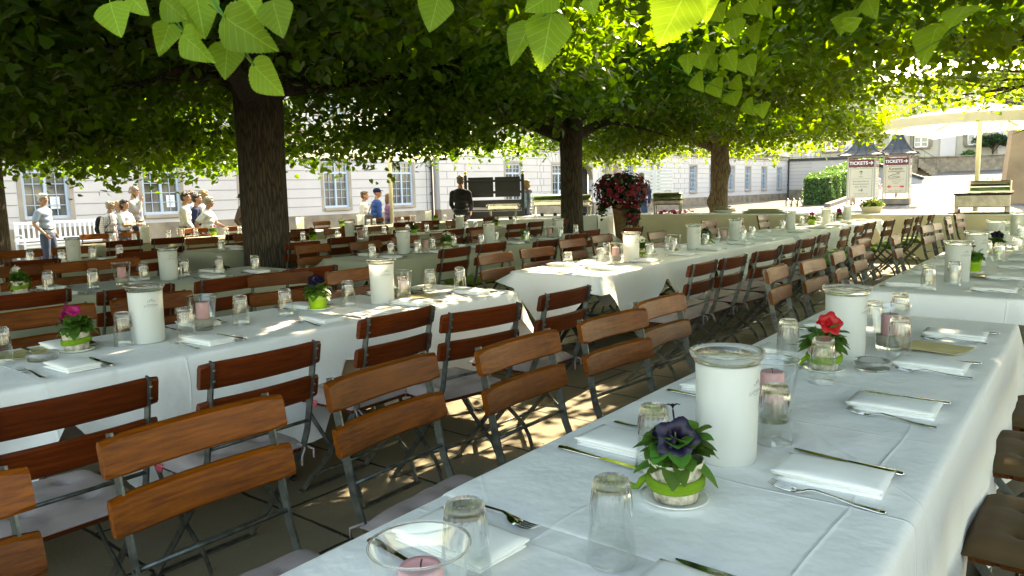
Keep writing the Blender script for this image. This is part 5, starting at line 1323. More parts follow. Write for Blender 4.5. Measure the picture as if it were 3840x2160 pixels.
linden((-.5, 24.5, 0), .2, 3.2, 4.8, 3.1, 5.6, 'thin sunlit linden crown beyond the parasol, high over the plaza', 9, lmat=M_leafsun, nc=450, filler=60)
# ------------------------------------------------------------------ young twigs hanging close to the camera
def big_leaf_mesh():
    b = MB(); n = 44; out = []
    for k in range(n+1):
        t = k/n; w = .5*math.sin(PI*t**.62)**.85*(1-.18*t); tooth = .018*((k % 2)*2-1)*(0 < k < n)
        out.append((t-.06*math.exp(-(t/.06)**2)*0, w+tooth))
    L = .088; vs = []; fs = []
    for k, (t, w) in enumerate(out):
        zc = -.26*t*t
        for s in (-1, -.5, 0, .5, 1): vs.append((L*(t-(.08*abs(s)**2*math.exp(-(t/.12)**2))), L*w*s*.95, L*(zc+.20*abs(s)*w+.03*math.sin(9*t+3*s))))
    fs = [(i*5+j, i*5+j+1, (i+1)*5+j+1, (i+1)*5+j) for i in range(n) for j in range(4)]
    b.add(vs, fs, True); b.tube([(.0, 0, 0), (-.012, 0, .004), (-.03, .002, .008)], .0009, 5)
    return b.mesh('leaf', M_leafbig)
BIGLEAF = big_leaf_mesh()
CAMP = Vector((0, 0, 1.36))
def twig(label, leaves, stems, cx):
    r = thing('linden_tree_twig', label, 'linden twig', tuple(leaves[0][0]), 0, 'young linden twigs hanging close by')
    for (tip, base, size, yaw, roll) in [(l[0], l[1], l[2], 0, l[3]) for l in leaves]:
        tip = Vector(tip); base = Vector(base); x = (tip-base).normalized(); look = (CAMP-base).normalized()
        z = (look-x*look.dot(x)).normalized(); z = Matrix.Rotation(roll, 3, x) @ z; y = z.cross(x)
        o = D.objects.new('leaf', BIGLEAF); COL.objects.link(o); o.parent = r
        s = (tip-base).length/.088
        o.matrix_parent_inverse = Matrix.Identity(4)
        M = Matrix.Translation(base-Vector(r.location)) @ Matrix((x, y, z)).transposed().to_4x4() @ Matrix.Diagonal((s, s*(.88+.24*((len(r.children)*37) % 10)/10), s*(.4+1.1*((len(r.children)*53) % 10)/10), 1))
        o.matrix_local = M
    b = MB()
    for s in stems: b.tube([Vector(p)-Vector(r.location) for p in s], .0015, 6)
    b.build('stem', M_leafpot, r)
young_leaves_west = [
    ((-1.019, 0.473, 1.579), (-1.048, 0.481, 1.62), 0.97, 0.3),
    ((-1.082, 0.539, 1.628), (-1.118, 0.542, 1.654), 1.05, 0.2),
    ((-1.144, 0.592, 1.59), (-1.157, 0.618, 1.632), 1.13, 0.15),
    ((-0.996, 0.549, 1.605), (-1.037, 0.548, 1.638), 1.01, 0.6),
    ((-1.054, 0.612, 1.606), (-1.085, 0.625, 1.666), 1.09, 0.1),
    ((-0.93, 0.537, 1.54), (-0.969, 0.537, 1.579), 0.97, 0.7),
    ((-1.016, 0.584, 1.587), (-1.057, 0.585, 1.622), 1.05, 1.1),
    ((-1.063, 0.649, 1.549), (-1.084, 0.67, 1.599), 1.13, 0.05),
    ((-0.903, 0.616, 1.562), (-0.967, 0.599, 1.61), 1.01, 0.3),
    ((-0.957, 0.672, 1.51), (-1.01, 0.666, 1.558), 1.09, 0.5),
    ((-0.852, 0.604, 1.573), (-0.879, 0.615, 1.618), 0.97, 0.2),
    ((-0.952, 0.639, 1.611), (-0.987, 0.645, 1.65), 1.05, 0.3),
]
young_leaves_middle = [
    ((-0.652, 0.677, 1.561), (-0.659, 0.701, 1.602), 0.9, 0.1),
    ((-0.59, 0.821, 1.528), (-0.595, 0.853, 1.593), 0.98, 0.1),
    ((-0.676, 0.859, 1.557), (-0.664, 0.903, 1.601), 1.06, 0.7),
    ((-0.585, 0.785, 1.591), (-0.571, 0.824, 1.612), 0.94, 0.4),
    ((-0.562, 0.906, 1.604), (-0.577, 0.924, 1.628), 1.02, 0.2),
]
young_leaves_bleached = [
    ((-0.396, 0.778, 1.524), (-0.384, 0.817, 1.577), 0.83, 0.2),
    ((-0.389, 0.883, 1.566), (-0.395, 0.907, 1.6), 0.9, 0.3),
]
young_leaves_long = [
    ((-0.903, 2.42, 1.721), (-0.94, 2.462, 1.778), 2.39, 0.2),
    ((-1.034, 2.592, 1.772), (-1.075, 2.637, 1.831), 2.6, 0.2),
    ((-1.062, 2.861, 1.916), (-1.085, 2.926, 1.976), 2.81, 0.4),
    ((-0.992, 2.507, 1.866), (-1.021, 2.559, 1.924), 2.5, 0.1),
    ((-0.982, 2.742, 1.62), (-1.005, 2.8, 1.662), 2.7, 0.2),
    ((-0.899, 2.403, 1.596), (-0.929, 2.447, 1.636), 2.39, 0.5),
    ((-1.021, 2.582, 1.647), (-1.053, 2.631, 1.692), 2.6, 0.1),
    ((-1.156, 2.752, 1.706), (-1.197, 2.802, 1.766), 2.81, 0.3),
    ((-1.08, 2.409, 1.69), (-1.111, 2.457, 1.741), 2.5, 0.6),
    ((-1.14, 2.651, 1.826), (-1.18, 2.699, 1.886), 2.7, 0.2),
    ((-1.033, 2.322, 1.747), (-1.062, 2.367, 1.79), 2.39, 0.1),
    ((-1.087, 2.551, 1.773), (-1.124, 2.596, 1.817), 2.6, 0.2),
    ((-1.255, 2.691, 1.81), (-1.279, 2.754, 1.869), 2.81, 0.3),
    ((-0.946, 2.556, 1.94), (-0.984, 2.599, 1.992), 2.5, 0.2),
    ((-1.071, 2.728, 1.962), (-1.107, 2.78, 2.024), 2.7, 0.3),
    ((-0.874, 2.474, 1.91), (-0.904, 2.52, 1.958), 2.39, 0.3),
    ((-1.077, 2.586, 1.941), (-1.116, 2.631, 1.996), 2.6, 0.3),
    ((-1.093, 2.807, 1.732), (-1.136, 2.851, 1.77), 2.81, 0.2),
]
young_leaves_sunny = [
    ((-0.488, 2.046, 1.763), (-0.532, 2.057, 1.755), 1.84, 0.4),
    ((-0.506, 2.245, 1.811), (-0.53, 2.286, 1.861), 2.0, 0.2),
    ((-0.439, 2.491, 1.735), (-0.397, 2.594, 1.821), 2.16, 0.9),
    ((-0.331, 2.273, 1.768), (-0.302, 2.353, 1.815), 1.92, 0.9),
    ((-0.603, 2.269, 1.795), (-0.582, 2.348, 1.85), 2.08, 1.0),
]
stems_west = [
    [(-1.018, 0.607, 1.654), (-1.008, 0.611, 1.631), (-0.994, 0.618, 1.608), (-0.961, 0.634, 1.548)],
    [(-1.018, 0.607, 1.654), (-1.0, 0.616, 1.62), (-0.995, 0.615, 1.595), (-0.993, 0.614, 1.579)],
    [(-1.069, 0.567, 1.656), (-1.06, 0.569, 1.627), (-1.042, 0.578, 1.596)],
    [(-1.06, 0.569, 1.627), (-1.06, 0.566, 1.61)],
]
stems_middle = [
    [(-0.588, 0.865, 1.626), (-0.589, 0.86, 1.605), (-0.595, 0.854, 1.593)],
    [(-0.588, 0.865, 1.626), (-0.603, 0.848, 1.595), (-0.615, 0.836, 1.583)],
]
stems_bleached = [
    [(-0.405, 0.903, 1.606), (-0.419, 0.891, 1.596)],
]
stems_long = [
    [(-1.25, 2.514, 1.943), (-1.15, 2.584, 1.884), (-1.087, 2.626, 1.839), (-1.021, 2.674, 1.814)],
    [(-1.234, 2.504, 1.802), (-1.149, 2.561, 1.743), (-1.064, 2.621, 1.698), (-0.966, 2.69, 1.65)],
]
stems_sunny = [
    [(-0.259, 2.513, 1.865), (-0.315, 2.461, 1.813), (-0.359, 2.416, 1.756), (-0.419, 2.361, 1.714)],
    [(-0.504, 2.321, 1.873), (-0.532, 2.297, 1.863), (-0.581, 2.247, 1.792)],
]

twig('twig of big bright green linden leaves hanging over the second row', young_leaves_west, stems_west, 0)
twig('short twig with one very big bright linden leaf above the middle', young_leaves_middle, stems_middle, 0)
twig('twig with two sun-bleached linden leaves at the upper frame edge', young_leaves_bleached, stems_bleached, 0)
twig('long twig of medium bright linden leaves before the darker crown', young_leaves_long, stems_long, 0)
twig('sunlit twig of yellow-green linden leaves below the open sky', young_leaves_sunny, stems_sunny, 0)
# ------------------------------------------------------------------ buffet, serving things, flower stand
SKG = 'serving dishes on the buffet'
def draped(loc, sx, sy, h, label, skirt, top, rz=0., panels=1.1):
    r = thing('buffet_table', label, 'buffet table', loc, rz)
    b = MB(); b.box((0, 0, h-.012), (sx+.02, sy+.02, .024), .008)
    n = int(sx/.12); vs = []
    b.build('top_cloth', top, r)
    b = MB(); n = int(sx/.10)
    for (x0, y0, x1, y1) in ((-sx/2, -sy/2, sx/2, -sy/2), (sx/2, -sy/2, sx/2, sy/2), (sx/2, sy/2, -sx/2, sy/2), (-sx/2, sy/2, -sx/2, -sy/2)):
        L = math.hypot(x1-x0, y1-y0); m = max(4, int(L/.09)); nx, ny = (y1-y0)/L, -(x1-x0)/L; rows = []
        for j in range(7):
            for i in range(m+1):
                t = i/m; q = j/6; w = .014*noise.noise(Vector((t*L*1.6, q*.9, x0)))+.012*math.exp(-(((t*L) % panels-panels/2)/.03)**2)*q
                w = max(-.004, w)+.012+.02*q
                rows.append((x0+(x1-x0)*t+nx*w, y0+(y1-y0)*t+ny*w, (h-.03)*(1-q)+.02))
        b.add(rows, [(j*(m+1)+i, j*(m+1)+i+1, (j+1)*(m+1)+i+1, (j+1)*(m+1)+i) for j in range(6) for i in range(m)], True)
    b.build('skirt', skirt, r); return r
draped((-4.45, 15.0, 0), 7.9, .95, .80, 'long buffet table with beige paper skirt and white cloth', M_beige, M_cloth)
draped((-10.0, 14.0, 0), 2.9, .95, .80, 'white draped buffet table behind the slim dark linden trunk', M_cloth, M_cloth, R(10))
draped((-9.95, 12.4, 0), 2.1, .75, .78, 'small white serving table carrying the open chafing dish', M_cloth, M_cloth, R(32))
def dish(loc, rz, label, lid, mat, roll=True, name='chafing_dish', legs=.20, L=.62, W=.38):
    r = thing(name, label, 'chafing dish', loc, rz, SKG)
    for sx in (-1, 1):
        for sy in (-1, 1):
            b = MB(); b.bar((sx*L*.42, sy*W*.42, 0), (sx*L*.44, sy*W*.46, legs+.04), .035, .012, (0, 1, 0)); b.box((sx*L*.42, sy*W*.42, .006), (.05, .03, .012), .003); b.build('leg', mat, r)
    b = MB(); b.box((0, 0, legs+.06), (L, W, .12), .03); b.build('water_pan', mat, r)
    b = MB(); b.box((0, 0, legs+.128), (L+.05, W+.05, .014), .005); b.build('rim', mat, r)
    for sx in (-1, 1):
        b = MB(); b.tube([(sx*(L/2), -.06, legs+.10), (sx*(L/2+.05), -.05, legs+.10), (sx*(L/2+.05), .05, legs+.10), (sx*(L/2), .06, legs+.10)], .008, 6); b.build('handle', mat, r)
    if lid == 'closed':
        b = MB(); n = 14; vs = []
        for i in range(n+1):
            a = PI*i/n
            for x in (-L/2, -L/2+.03, L/2-.03, L/2):
                k = .9 if abs(x) == L/2 else 1.; vs.append((x, -math.cos(a)*W/2*k, legs+.136+.13*k*math.sin(a)**.7))
        b.add(vs, [(i*4+k, i*4+k+1, (i+1)*4+k+1, (i+1)*4+k) for i in range(n) for k in range(3)]+[tuple(i*4 for i in range(n+1)), tuple(i*4+3 for i in range(n+1))[::-1]], True); b.build('lid', M_oliv, r)
        b = MB(); b.tube([(-.06, -.02, legs+.26), (-.05, -.03, legs+.30), (.05, -.03, legs+.30), (.06, -.02, legs+.26)], .007, 6); b.build('lid_handle', mat, r)
    for sx in (-.15, .15):
        b = MB(); b.lathe([(0, 0), (.04, 0), (.045, .06), (.03, .065), (0, .06)], 14, c=(sx, 0, 0)); b.build('burner', M_iron, r)
    return r
dish((-7.35, 14.85, .80), R(20), 'closed olive-lidded chafing dish with pink flowers beneath it', 'closed', M_grill)
dish((-9.1, 13.95, .80), R(20), 'closed roll-top chafing dish just beyond the slim dark trunk', 'closed', M_steelp)
dish((-9.8, 13.82, .80), R(32), 'closed polished chafing dish at the black stand side of the trunk', 'closed', M_steelp, legs=.22, L=.70)
dish((-9.9, 12.3, .78), R(38), 'open chafing dish without lid on the small serving table', 'open', M_steelp, legs=.20, L=.62)
# flowers lying under the dish
fl = thing('cut_flowers', 'pink cut blooms lying under the olive-lidded chafing dish', 'flowers', (-7.2, 14.82, .81), R(20)); b = MB(); rs = random.Random(5)
for k in range(46): flower(b, (rs.uniform(-.28, .42), rs.uniform(-.14, .14), rs.uniform(.02, .07)), (rs.uniform(-.6, .6), rs.uniform(-1, .2), 1), rs.uniform(.022, .036))
b.build('flower', M_pink, fl)
# grill
g = thing('buffet_grill', 'brushed steel grill box with raised lid on a dark board', 'grill', (-1.55, 14.98, .80), R(8))
b = MB(); b.box((0, 0, .012), (1.0, .5, .024), .004); b.build('board', M_black, g)
b = MB(); b.box((0, 0, .215), (.80, .40, .21), .012); b.build('firebox', M_grill, g)
for sx in (-1, 1):
    for sy in (-1, 1): b = MB(); b.box((sx*.37, sy*.18, .067), (.055, .055, .088), .004); b.build('leg', M_grill, g)
b = MB(); b.box((0, -.02, .336), (.84, .46, .03), .004)
for k in range(20): b.box((-.38+.04*k, -.02, .355), (.008, .44, .006))
b.build('grate', M_iron, g)
b = MB(); b.box((0, -.24, .372), (.86, .012, .022), .002); b.box((.43, 0, .372), (.012, .46, .022), .002); b.build('edge_rail', M_steelp, g)
b = MB(); n = 10; vs = []
for i in range(n+1):
    a = PI*.9*i/n
    for x in (-.29, .29): vs.append((x+.12, .30+.10*math.sin(a), .34+.11*(1-math.cos(a))))
b.add(vs, [(i*2, i*2+1, i*2+3, i*2+2) for i in range(n)], True); b.box((-.18, .33, .45), (.03, .14, .22), .01); b.box((.42, .33, .45), (.03, .14, .22), .01); b.build('lid', M_steelp, g)
b = MB(); b.tube([(.08, .42, .56), (.08, .42, .60), (.16, .42, .60), (.16, .42, .56)], .008, 6); b.build('lid_handle', M_iron, g)
b = MB(); b.lathe([(0, 0), (.022, 0), (.022, .05), (.014, .055)], 12, c=(0, 0, 0)); o = b.build('sauce_jar', M_tagred, None); o.location = (-1.86, 14.80, .825); tag(o, 'small red jar standing under the buffet grill', 'jar')
b = MB(); b.box((0, 0, .005), (.22, .12, .008), .002); b.tube([(.1, 0, .01), (.34, 0, .03)], .02, 8); o = b.build('grill_scraper', M_iron, None); o.location = (-.98, 14.78, .80); tag(o, 'dark handled scraper lying at the end of the buffet', 'scraper')
# plates with folded napkins
pl = thing('serving_platter', 'broad pale platter heaped with folded cloths on the buffet', 'platter', (-6.1, 14.95, .80), .3)
b = MB(); b.lathe([(0, .02), (.10, .015), (.14, .02), (.24, .075), (.25, .08), (.14, .035), (0, .03)], 32); b.build('platter', M_china, pl)
b = MB(); rs = random.Random(2)
for k in range(9): b.box((rs.uniform(-.1, .1), rs.uniform(-.1, .1), .05+.012*k), (.24, .16, .012), .004, Matrix.Rotation(rs.uniform(-.6, .6), 3, 'Z') @ Matrix.Rotation(rs.uniform(-.15, .15), 3, 'X'))
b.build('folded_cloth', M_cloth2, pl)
b = MB()
for k in range(8): b.box((rs.uniform(-.06, .06), rs.uniform(-.04, .04), .008+.012*k), (.9-.05*k, .26, .010), .003, Matrix.Rotation(rs.uniform(-.1, .1), 3, 'Z'))
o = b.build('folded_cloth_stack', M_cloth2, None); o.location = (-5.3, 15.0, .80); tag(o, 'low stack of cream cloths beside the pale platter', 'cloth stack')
# yellow flowers in a pale planter
py_ = thing('flower_planter', 'cream planter full of yellow blooms at the edge of the buffet', 'planter', (-3.3, 15.05, .80), .2)
b = MB(); b.prism([(-.17, -.10), (.17, -.10), (.17, .10), (-.17, .10)], 0, .01)
a, c = (.13, .08), (.20, .13); b.add([(-a[0], -a[1], 0), (a[0], -a[1], 0), (a[0], a[1], 0), (-a[0], a[1], 0), (-c[0], -c[1], .13), (c[0], -c[1], .13), (c[0], c[1], .13), (-c[0], c[1], .13)], [(0, 1, 5, 4), (1, 2, 6, 5), (2, 3, 7, 6), (3, 0, 4, 7), (7, 6, 5, 4)])
b.build('box', M_cream, py_)
leaf_cloud('foliage', ball_pts(700, (0, 0, .17), (.22, .14, .10), 4, .2), .035, M_leafpot, py_, 0, .6, seed=12)
b = MB(); rs = random.Random(9)
for k in range(80):
    a = rs.uniform(0, 2*PI); q = rs.uniform(0, 1)**.5; flower(b, (.22*q*math.cos(a), .14*q*math.sin(a), .25-.10*q*q+rs.uniform(-.02, .03)), (math.cos(a)*q, math.sin(a)*q-.3, 1), .018)
b.build('flower', M_yellow, py_)
# wicker cone with petunias
wk = thing('wicker_flower_stand', 'tall wicker cone overflowing with wine red petunias', 'flower stand', (-5.75, 10.05, 0), 0)
b = MB(); b.lathe([(.05, 0), (.055, .02), (.075, .4), (.105, .75), (.135, 1.02), (.152, 1.12), (.142, 1.14), (.13, 1.10)], 40); b.lathe([(0, 1.06), (.13, 1.08)], 20); b.build('cone', M_wicker, wk)
b = MB(); b.tube([(.20, -.1, 0), (.20, -.1, 1.1)], .008, 6); b.box((.20, -.1, .01), (.12, .12, .02)); b.build('support_rod', M_iron, wk)
P = np.concatenate([ball_pts(1500, (0, 0, 1.34), (.42, .42, .27), 3, .1), ball_pts(260, (.27, -.14, 1.0), (.11, .11, .24), 5, .2), ball_pts(120, (-.32, -.05, 1.08), (.08, .08, .16), 6, .2)])
leaf_cloud('foliage', P, .055, M_leafdark, wk, .1, .6, seed=21)
rs = random.Random(3); b = MB()
for k in range(330):
    d = Vector((rs.gauss(0, 1), rs.gauss(0, 1), rs.gauss(.15, 1))).normalized(); c = Vector((0, 0, 1.34))+Vector((d.x*.44, d.y*.44, d.z*.285))*rs.uniform(.86, 1.06)
    if k > 280: c = Vector((.27, -.14, 1.0))+Vector((d.x*.11, d.y*.11, d.z*.24)); 
    flower(b, c, d+Vector((0, 0, .15)), rs.uniform(.026, .04))
b.build('flower', M_wine, wk)
# black stand with two boards and brass balls
st = thing('black_rack', 'black wooden rack with two dark boards and brass ball tops', 'rack', (-10.98, 13.33, 0), R(38.3))
for s in (-1, 1):
    b = MB(); b.box((s*.66, 0, .88), (.07, .07, 1.76), .006); p_ = b.build('post', M_black, st)
    b = MB(); b.ell((s*.66, 0, 1.82), (.038, .038, .038), 12); b.lathe([(.02, 1.76), (.015, 1.785)], 10, c=(s*.66, 0, 0)); b.build('ball', M_brass, p_)
for s in (-1, 1):
    b = MB(); b.box((s*.31, .02, 1.48), (.58, .025, .46), .004); b.build('board', M_black, st)
for z, h in ((1.62, .05), (1.36, .06), (1.10, .17), (.82, .20), (.5, .18)):
    b = MB(); b.box((0, -.02, z), (1.26, .03, h), .004); b.build('cross_rail', M_black, st)
b = MB(); b.box((0, 0, .95), (1.2, .34, .03), .004); b.build('shelf', M_black, st)
# information board by the building
ib = thing('information_board', 'pale louvred information board on a post by the right wing windows'.replace('right wing', 'far wing'), 'board', (-11.6, 22.5, 0), R(30))
b = MB(); b.box((0, 0, 1.1), (.10, .10, 2.4), .01); b.build('post', M_benchw, ib)
for k in range(9): b = MB(); b.box((0, -.03, 1.05+.11*k), (1.15, .03, .085), .005); b.build('board_slat', M_benchw, ib)
# ------------------------------------------------------------------ visitors
def remeshed(b, name, mat, vox, parent, smooth=6, mats=None):
    me = b.mesh(name, mat); o = D.objects.new(name, me); COL.objects.link(o)
    m = o.modifiers.new('r', 'REMESH'); m.mode = 'VOXEL'; m.voxel_size = vox; m.use_smooth_shade = True
    s = o.modifiers.new('s', 'SMOOTH'); s.iterations = smooth; s.factor = .5
    dg = bpy.context.evaluated_depsgraph_get(); ev = o.evaluated_get(dg); out = D.meshes.new_from_object(ev)
    out.materials.clear(); out.materials.append(mat); out.polygons.foreach_set('use_smooth', [True]*len(out.polygons))
    D.objects.remove(o); D.meshes.remove(me); return put(name, out, parent)
def person(loc, face, H, label, top, bottom, hair, arms=('down', 'down'), lean=.0, turn=0., headturn=0., hat=None, specs=False, sleeve='long', bag=None, jacket=None, hairlen=0, shorts=False, beard=None, bald=False, stride=.06, fat=1., woman=False):
    """face: heading of the body in degrees from +X; local frame: x forward, y to the person's own left"""
    r = thing('person', label, 'person', (loc[0], loc[1], ground_z(loc[0], loc[1])), R(face)); s = H/1.75
    V = lambda x, y, z: Vector((x*s, y*s, z*s))
    sh = 1.42; hw_ = .185 if not woman else .165
    def up(p):  # lean of the trunk about the hips
        a = lean*(p[2]-.95) if p[2] > .95 else 0; return V(p[0]+a, p[1], p[2])
    J = {}
    for sd, pose in ((1, arms[0]), (-1, arms[1])):
        S = (-.005, sd*hw_, sh-.02)
        if pose == 'down': E, W = (-.03, sd*(hw_+.055), 1.13), (.03, sd*(hw_+.05), .88)
        elif pose == 'hip': E, W = (-.16, sd*(hw_+.14), 1.17), (-.02, sd*(hw_-.0), 1.00)
        elif pose == 'pocket': E, W = (-.10, sd*(hw_+.07), 1.14), (.06, sd*(hw_+.0), .93)
        elif pose == 'cross': E, W = (.08, sd*(hw_+.03), 1.16), (.22, -sd*.04, 1.17)
        elif pose == 'chin': E, W = (.14, sd*(hw_-.02), 1.20), (.17, sd*.06, 1.44)
        elif pose == 'reach': E, W = (.12, sd*(hw_+.04), 1.17), (.36, sd*(hw_+.02), 1.05)
        elif pose == 'phone': E, W = (.02, sd*(hw_+.05), 1.15), (.22, sd*(hw_-.08), 1.22)
        else: E, W = (.02, sd*(hw_+.05), 1.14), (.14, sd*(hw_), .98)
        J[sd] = (S, E, W)
    ft = stride
    body = MB(); t_ = fat
    def tor(b, g, z0=.86):
        for (z, rx, ry) in ((.88, .105, .155), (.98, .115, .16), (1.10, .108*t_, .145*t_), (1.22, .115*t_, .155), (1.33, .115, .17), (1.40, .09, .165)):
            if z < z0: continue
            ry2 = ry*(1 if not woman else .92); c = up((0, 0, z)); b.ell(c, ((rx+g)*s, (ry2+g)*s, .095*s), 14)
        for sd in (1, -1): b.ell(up((-.005, sd*(hw_-.02), sh-.035)), ((.062+g)*s, (.065+g)*s, (.06+g)*s), 10)
    tor(body, 0.)
    body.tube([up((-.02, 0, 1.40)), up((.0, 0, 1.50)), up((.015, 0, 1.56))], [.062*s, .054*s, .052*s], 12)
    # head
    hc = up((.03, 0, 1.645)); HM = Matrix.Rotation(R(headturn), 3, 'Z')
    def hp_(x, y, z): return hc+HM @ V(x, y, z)
    body.ell(hp_(-.01, 0, .025), (.095*s, .074*s, .088*s), 14, HM); body.ell(hp_(.025, 0, -.035), (.066*s, .060*s, .076*s), 12, HM); body.ell(hp_(.052, 0, -.085), (.032*s, .036*s, .026*s), 10, HM)
    body.tube([hp_(.082, 0, .022), hp_(.100, 0, -.012), hp_(.106, 0, -.024), hp_(.090, 0, -.032)], [.009*s, .013*s, .016*s, .012*s], 8)
    for sd in (1, -1): body.ell(hp_(-.008, sd*.076, -.008), (.020*s, .011*s, .031*s), 8, HM); body.ell(hp_(.070, sd*.035, -.02), (.02*s, .022*s, .022*s), 8, HM)
    body.tube([hp_(.084, -.026, .034), hp_(.090, 0, .036), hp_(.084, .026, .034)], .011*s, 6)
    # arms and hands with five fingers
    for sd in (1, -1):
        S, E, W = J[sd]; pS, pE, pW = up(S), up(E), up(W)
        body.tube([pS, pS.lerp(pE, .5), pE], [.050*s, .046*s, .037*s], 10); body.tube([pE, pE.lerp(pW, .35), pW], [.038*s, .040*s, .026*s], 10)
        d = (pW-pE).normalized(); side = Vector((0, -sd, 0)); side = (side-d*side.dot(d)).normalized() if abs(side.dot(d)) < .95 else d.orthogonal(); fwd = d.cross(side).normalized()
        if fwd.x < 0 and abs(fwd.x) > .2: fwd = -fwd
        palm = pW+d*.055*s; body.tube([pW, palm, pW+d*.095*s], [.024*s, .032*s, .030*s], 8, flat=.6, side=fwd)
        for k in range(4):
            o = (k-1.5)*.0175*s; L = (.068, .078, .072, .056)[k]*s; cu = side*(.3+.12*k)
            a0 = pW+d*.085*s+fwd*-o; a1 = a0+(d+cu*.35).normalized()*L*.55; a2 = a1+(d+cu*1.2).normalized()*L*.45
            body.tube([a0, a1, a2], [.0088*s, .0082*s, .0066*s], 6)
        a0 = pW+d*.03*s+fwd*.02*s; a1 = a0+(d*.5+fwd*.7+side*.2).normalized()*.04*s; body.tube([a0, a1, a1+(d*.8+fwd*.3+side*.3).normalized()*.03*s], [.012*s, .0095*s, .0075*s], 6)
    legs = {}
    for sd in (1, -1):
        f = ft*sd; hpt = V(0, sd*.085, .92); kn = V(.03+f*.6, sd*.095, .50); an = V(-.02+f*1.5, sd*.095, .085); legs[sd] = (hpt, kn, an)
        body.tube([hpt, hpt.lerp(kn, .4), kn], [.088*s, .080*s, .056*s], 12); body.tube([kn, kn.lerp(an, .35), an], [.055*s, .056*s, .036*s], 12)
        body.ell(an+V(.06, 0, -.045), (.13*s, .045*s, .042*s), 10)
    remeshed(body, 'body', M_skin, .0115*s, r, 4)
    # clothes follow the body
    b = MB(); tor(b, .014, .90); b.tube([up((-.02, 0, 1.42)), up((-.008, 0, 1.475))], [.072*s, .066*s], 12)
    for sd in (1, -1):
        S, E, W = J[sd]; pS, pE, pW = up(S), up(E), up(W)
        if sleeve == 'long': b.tube([pS, pS.lerp(pE, .5), pE, pE.lerp(pW, .5), pE.lerp(pW, .93)], [.066*s, .060*s, .052*s, .050*s, .040*s], 12)
        elif sleeve == 'short': b.tube([pS, pS.lerp(pE, .45), pS.lerp(pE, .82)], [.068*s, .066*s, .062*s], 12)
    remeshed(b, 'jacket' if jacket else 'shirt', top, .016*s, r, 5)
    if jacket:   # open jacket over a shirt front and collar
        b = MB(); b.ell(up((.085, 0, 1.25)), (.065*s, .06*s, .22*s), 12); b.tube([up((.03, .05, 1.47)), up((.06, 0, 1.45)), up((.03, -.05, 1.47))], .02*s, 8); remeshed(b, 'shirt_front', jacket, .016*s, r, 3)
    b = MB()
    for z, rx, ry in ((.90, .118, .166), (.98, .124, .168)): b.ell(V(0, 0, z), (rx*s, ry*s, .085*s), 14)
    for sd in (1, -1):
        hpt, kn, an = legs[sd]
        if shorts: b.tube([hpt, hpt.lerp(kn, .5), kn], [.104*s, .102*s, .090*s], 12)
        else: b.tube([hpt, hpt.lerp(kn, .45), kn, kn.lerp(an, .5), an+V(0, 0, .0)], [.102*s, .096*s, .074*s, .068*s, .060*s], 12)
    remeshed(b, 'shorts' if shorts else 'trousers', bottom, .016*s, r, 4)
    if not shorts or True:
        for sd in (1, -1):
            an = legs[sd][2]; b = MB(); b.ell(an+V(.06, 0, -.04), (.142*s, .054*s, .044*s), 12); b.box(an+V(.055, 0, -.075), (.27*s, .095*s, .02*s), .006); b.build('shoe', M_black, r)
    b = MB(); 
    b.tube([V(.0, 0, 1.03)+V(.128*math.cos(a), .172*math.sin(a), 0) for a in [2*PI*k/20 for k in range(21)]], .014*s, 6, cap=False); b.build('belt', M_black, r)
    # hair
    b = MB()
    if bald: 
        for sd in (1, -1): b.ell(hp_(-.03, sd*.068, .0), (.055*s, .016*s, .04*s), 10, HM)
        b.ell(hp_(-.085, 0, -.01), (.03*s, .065*s, .045*s), 10, HM)
    elif hat is None or hairlen:
        b.ell(hp_(-.022, 0, .052), (.098*s, .083*s, .076*s), 14, HM); b.ell(hp_(-.055, 0, .0), (.062*s, .079*s, .075*s), 12, HM)
        b.ell(hp_(.045, .02, .095), (.05*s, .05*s, .028*s), 10, HM)
        rs = random.Random(int(loc[0]*91))
        for k in range(26):
            a = rs.uniform(0, 2*PI); e = rs.uniform(.2, 1.4); p = hp_(-.022+.096*math.cos(a)*math.cos(e), .082*math.sin(a)*math.cos(e), .052+.075*math.sin(e)); b.ell(p, (.02*s, .02*s, .014*s), 6)
        if hairlen: b.ell(hp_(-.06, 0, -.02-hairlen*.3), (.07*s, .088*s, (.07+hairlen*.6)*s), 12, HM)
    if b.v: remeshed(b, 'hair', hair, .011*s, r, 2)
    if beard:
        b = MB(); b.ell(hp_(.055, 0, -.085), (.042*s, .05*s, .036*s), 10, HM); b.tube([hp_(.085, -.03, -.048), hp_(.102, 0, -.044), hp_(.085, .03, -.048)], .009*s, 6); remeshed(b, 'beard', beard, .010*s, r, 2)
    if hat is not None:
        b = MB()
        if hat[1] == 'cap':
            b.ell(hp_(-.012, 0, .055), (.104*s, .088*s, .082*s), 14, HM); b.tube([hp_(.07, 0, .062), hp_(.12, 0, .058), hp_(.165, 0, .045)], [.066*s, .062*s, .03*s], 12, flat=.16, side=tuple(HM @ Vector((0, 1, 0))))
        else:
            b.ell(hp_(-.01, 0, .075), (.105*s, .092*s, .075*s), 14, HM); b.ell(hp_(.0, 0, .045), (.165*s, .14*s, .014*s), 16, HM)
        remeshed(b, 'cap' if hat[1] == 'cap' else 'hat', hat[0], .010*s, r, 2)
    for sd in (1, -1): b = MB(); b.ell(hp_(.083, sd*.031, .012), (.009*s, .012*s, .008*s), 8, HM); b.build('eye', M_eye, r)
    b = MB(); b.ell(hp_(.088, 0, -.060), (.010*s, .022*s, .006*s), 8, HM); b.build('mouth', M_lip, r)
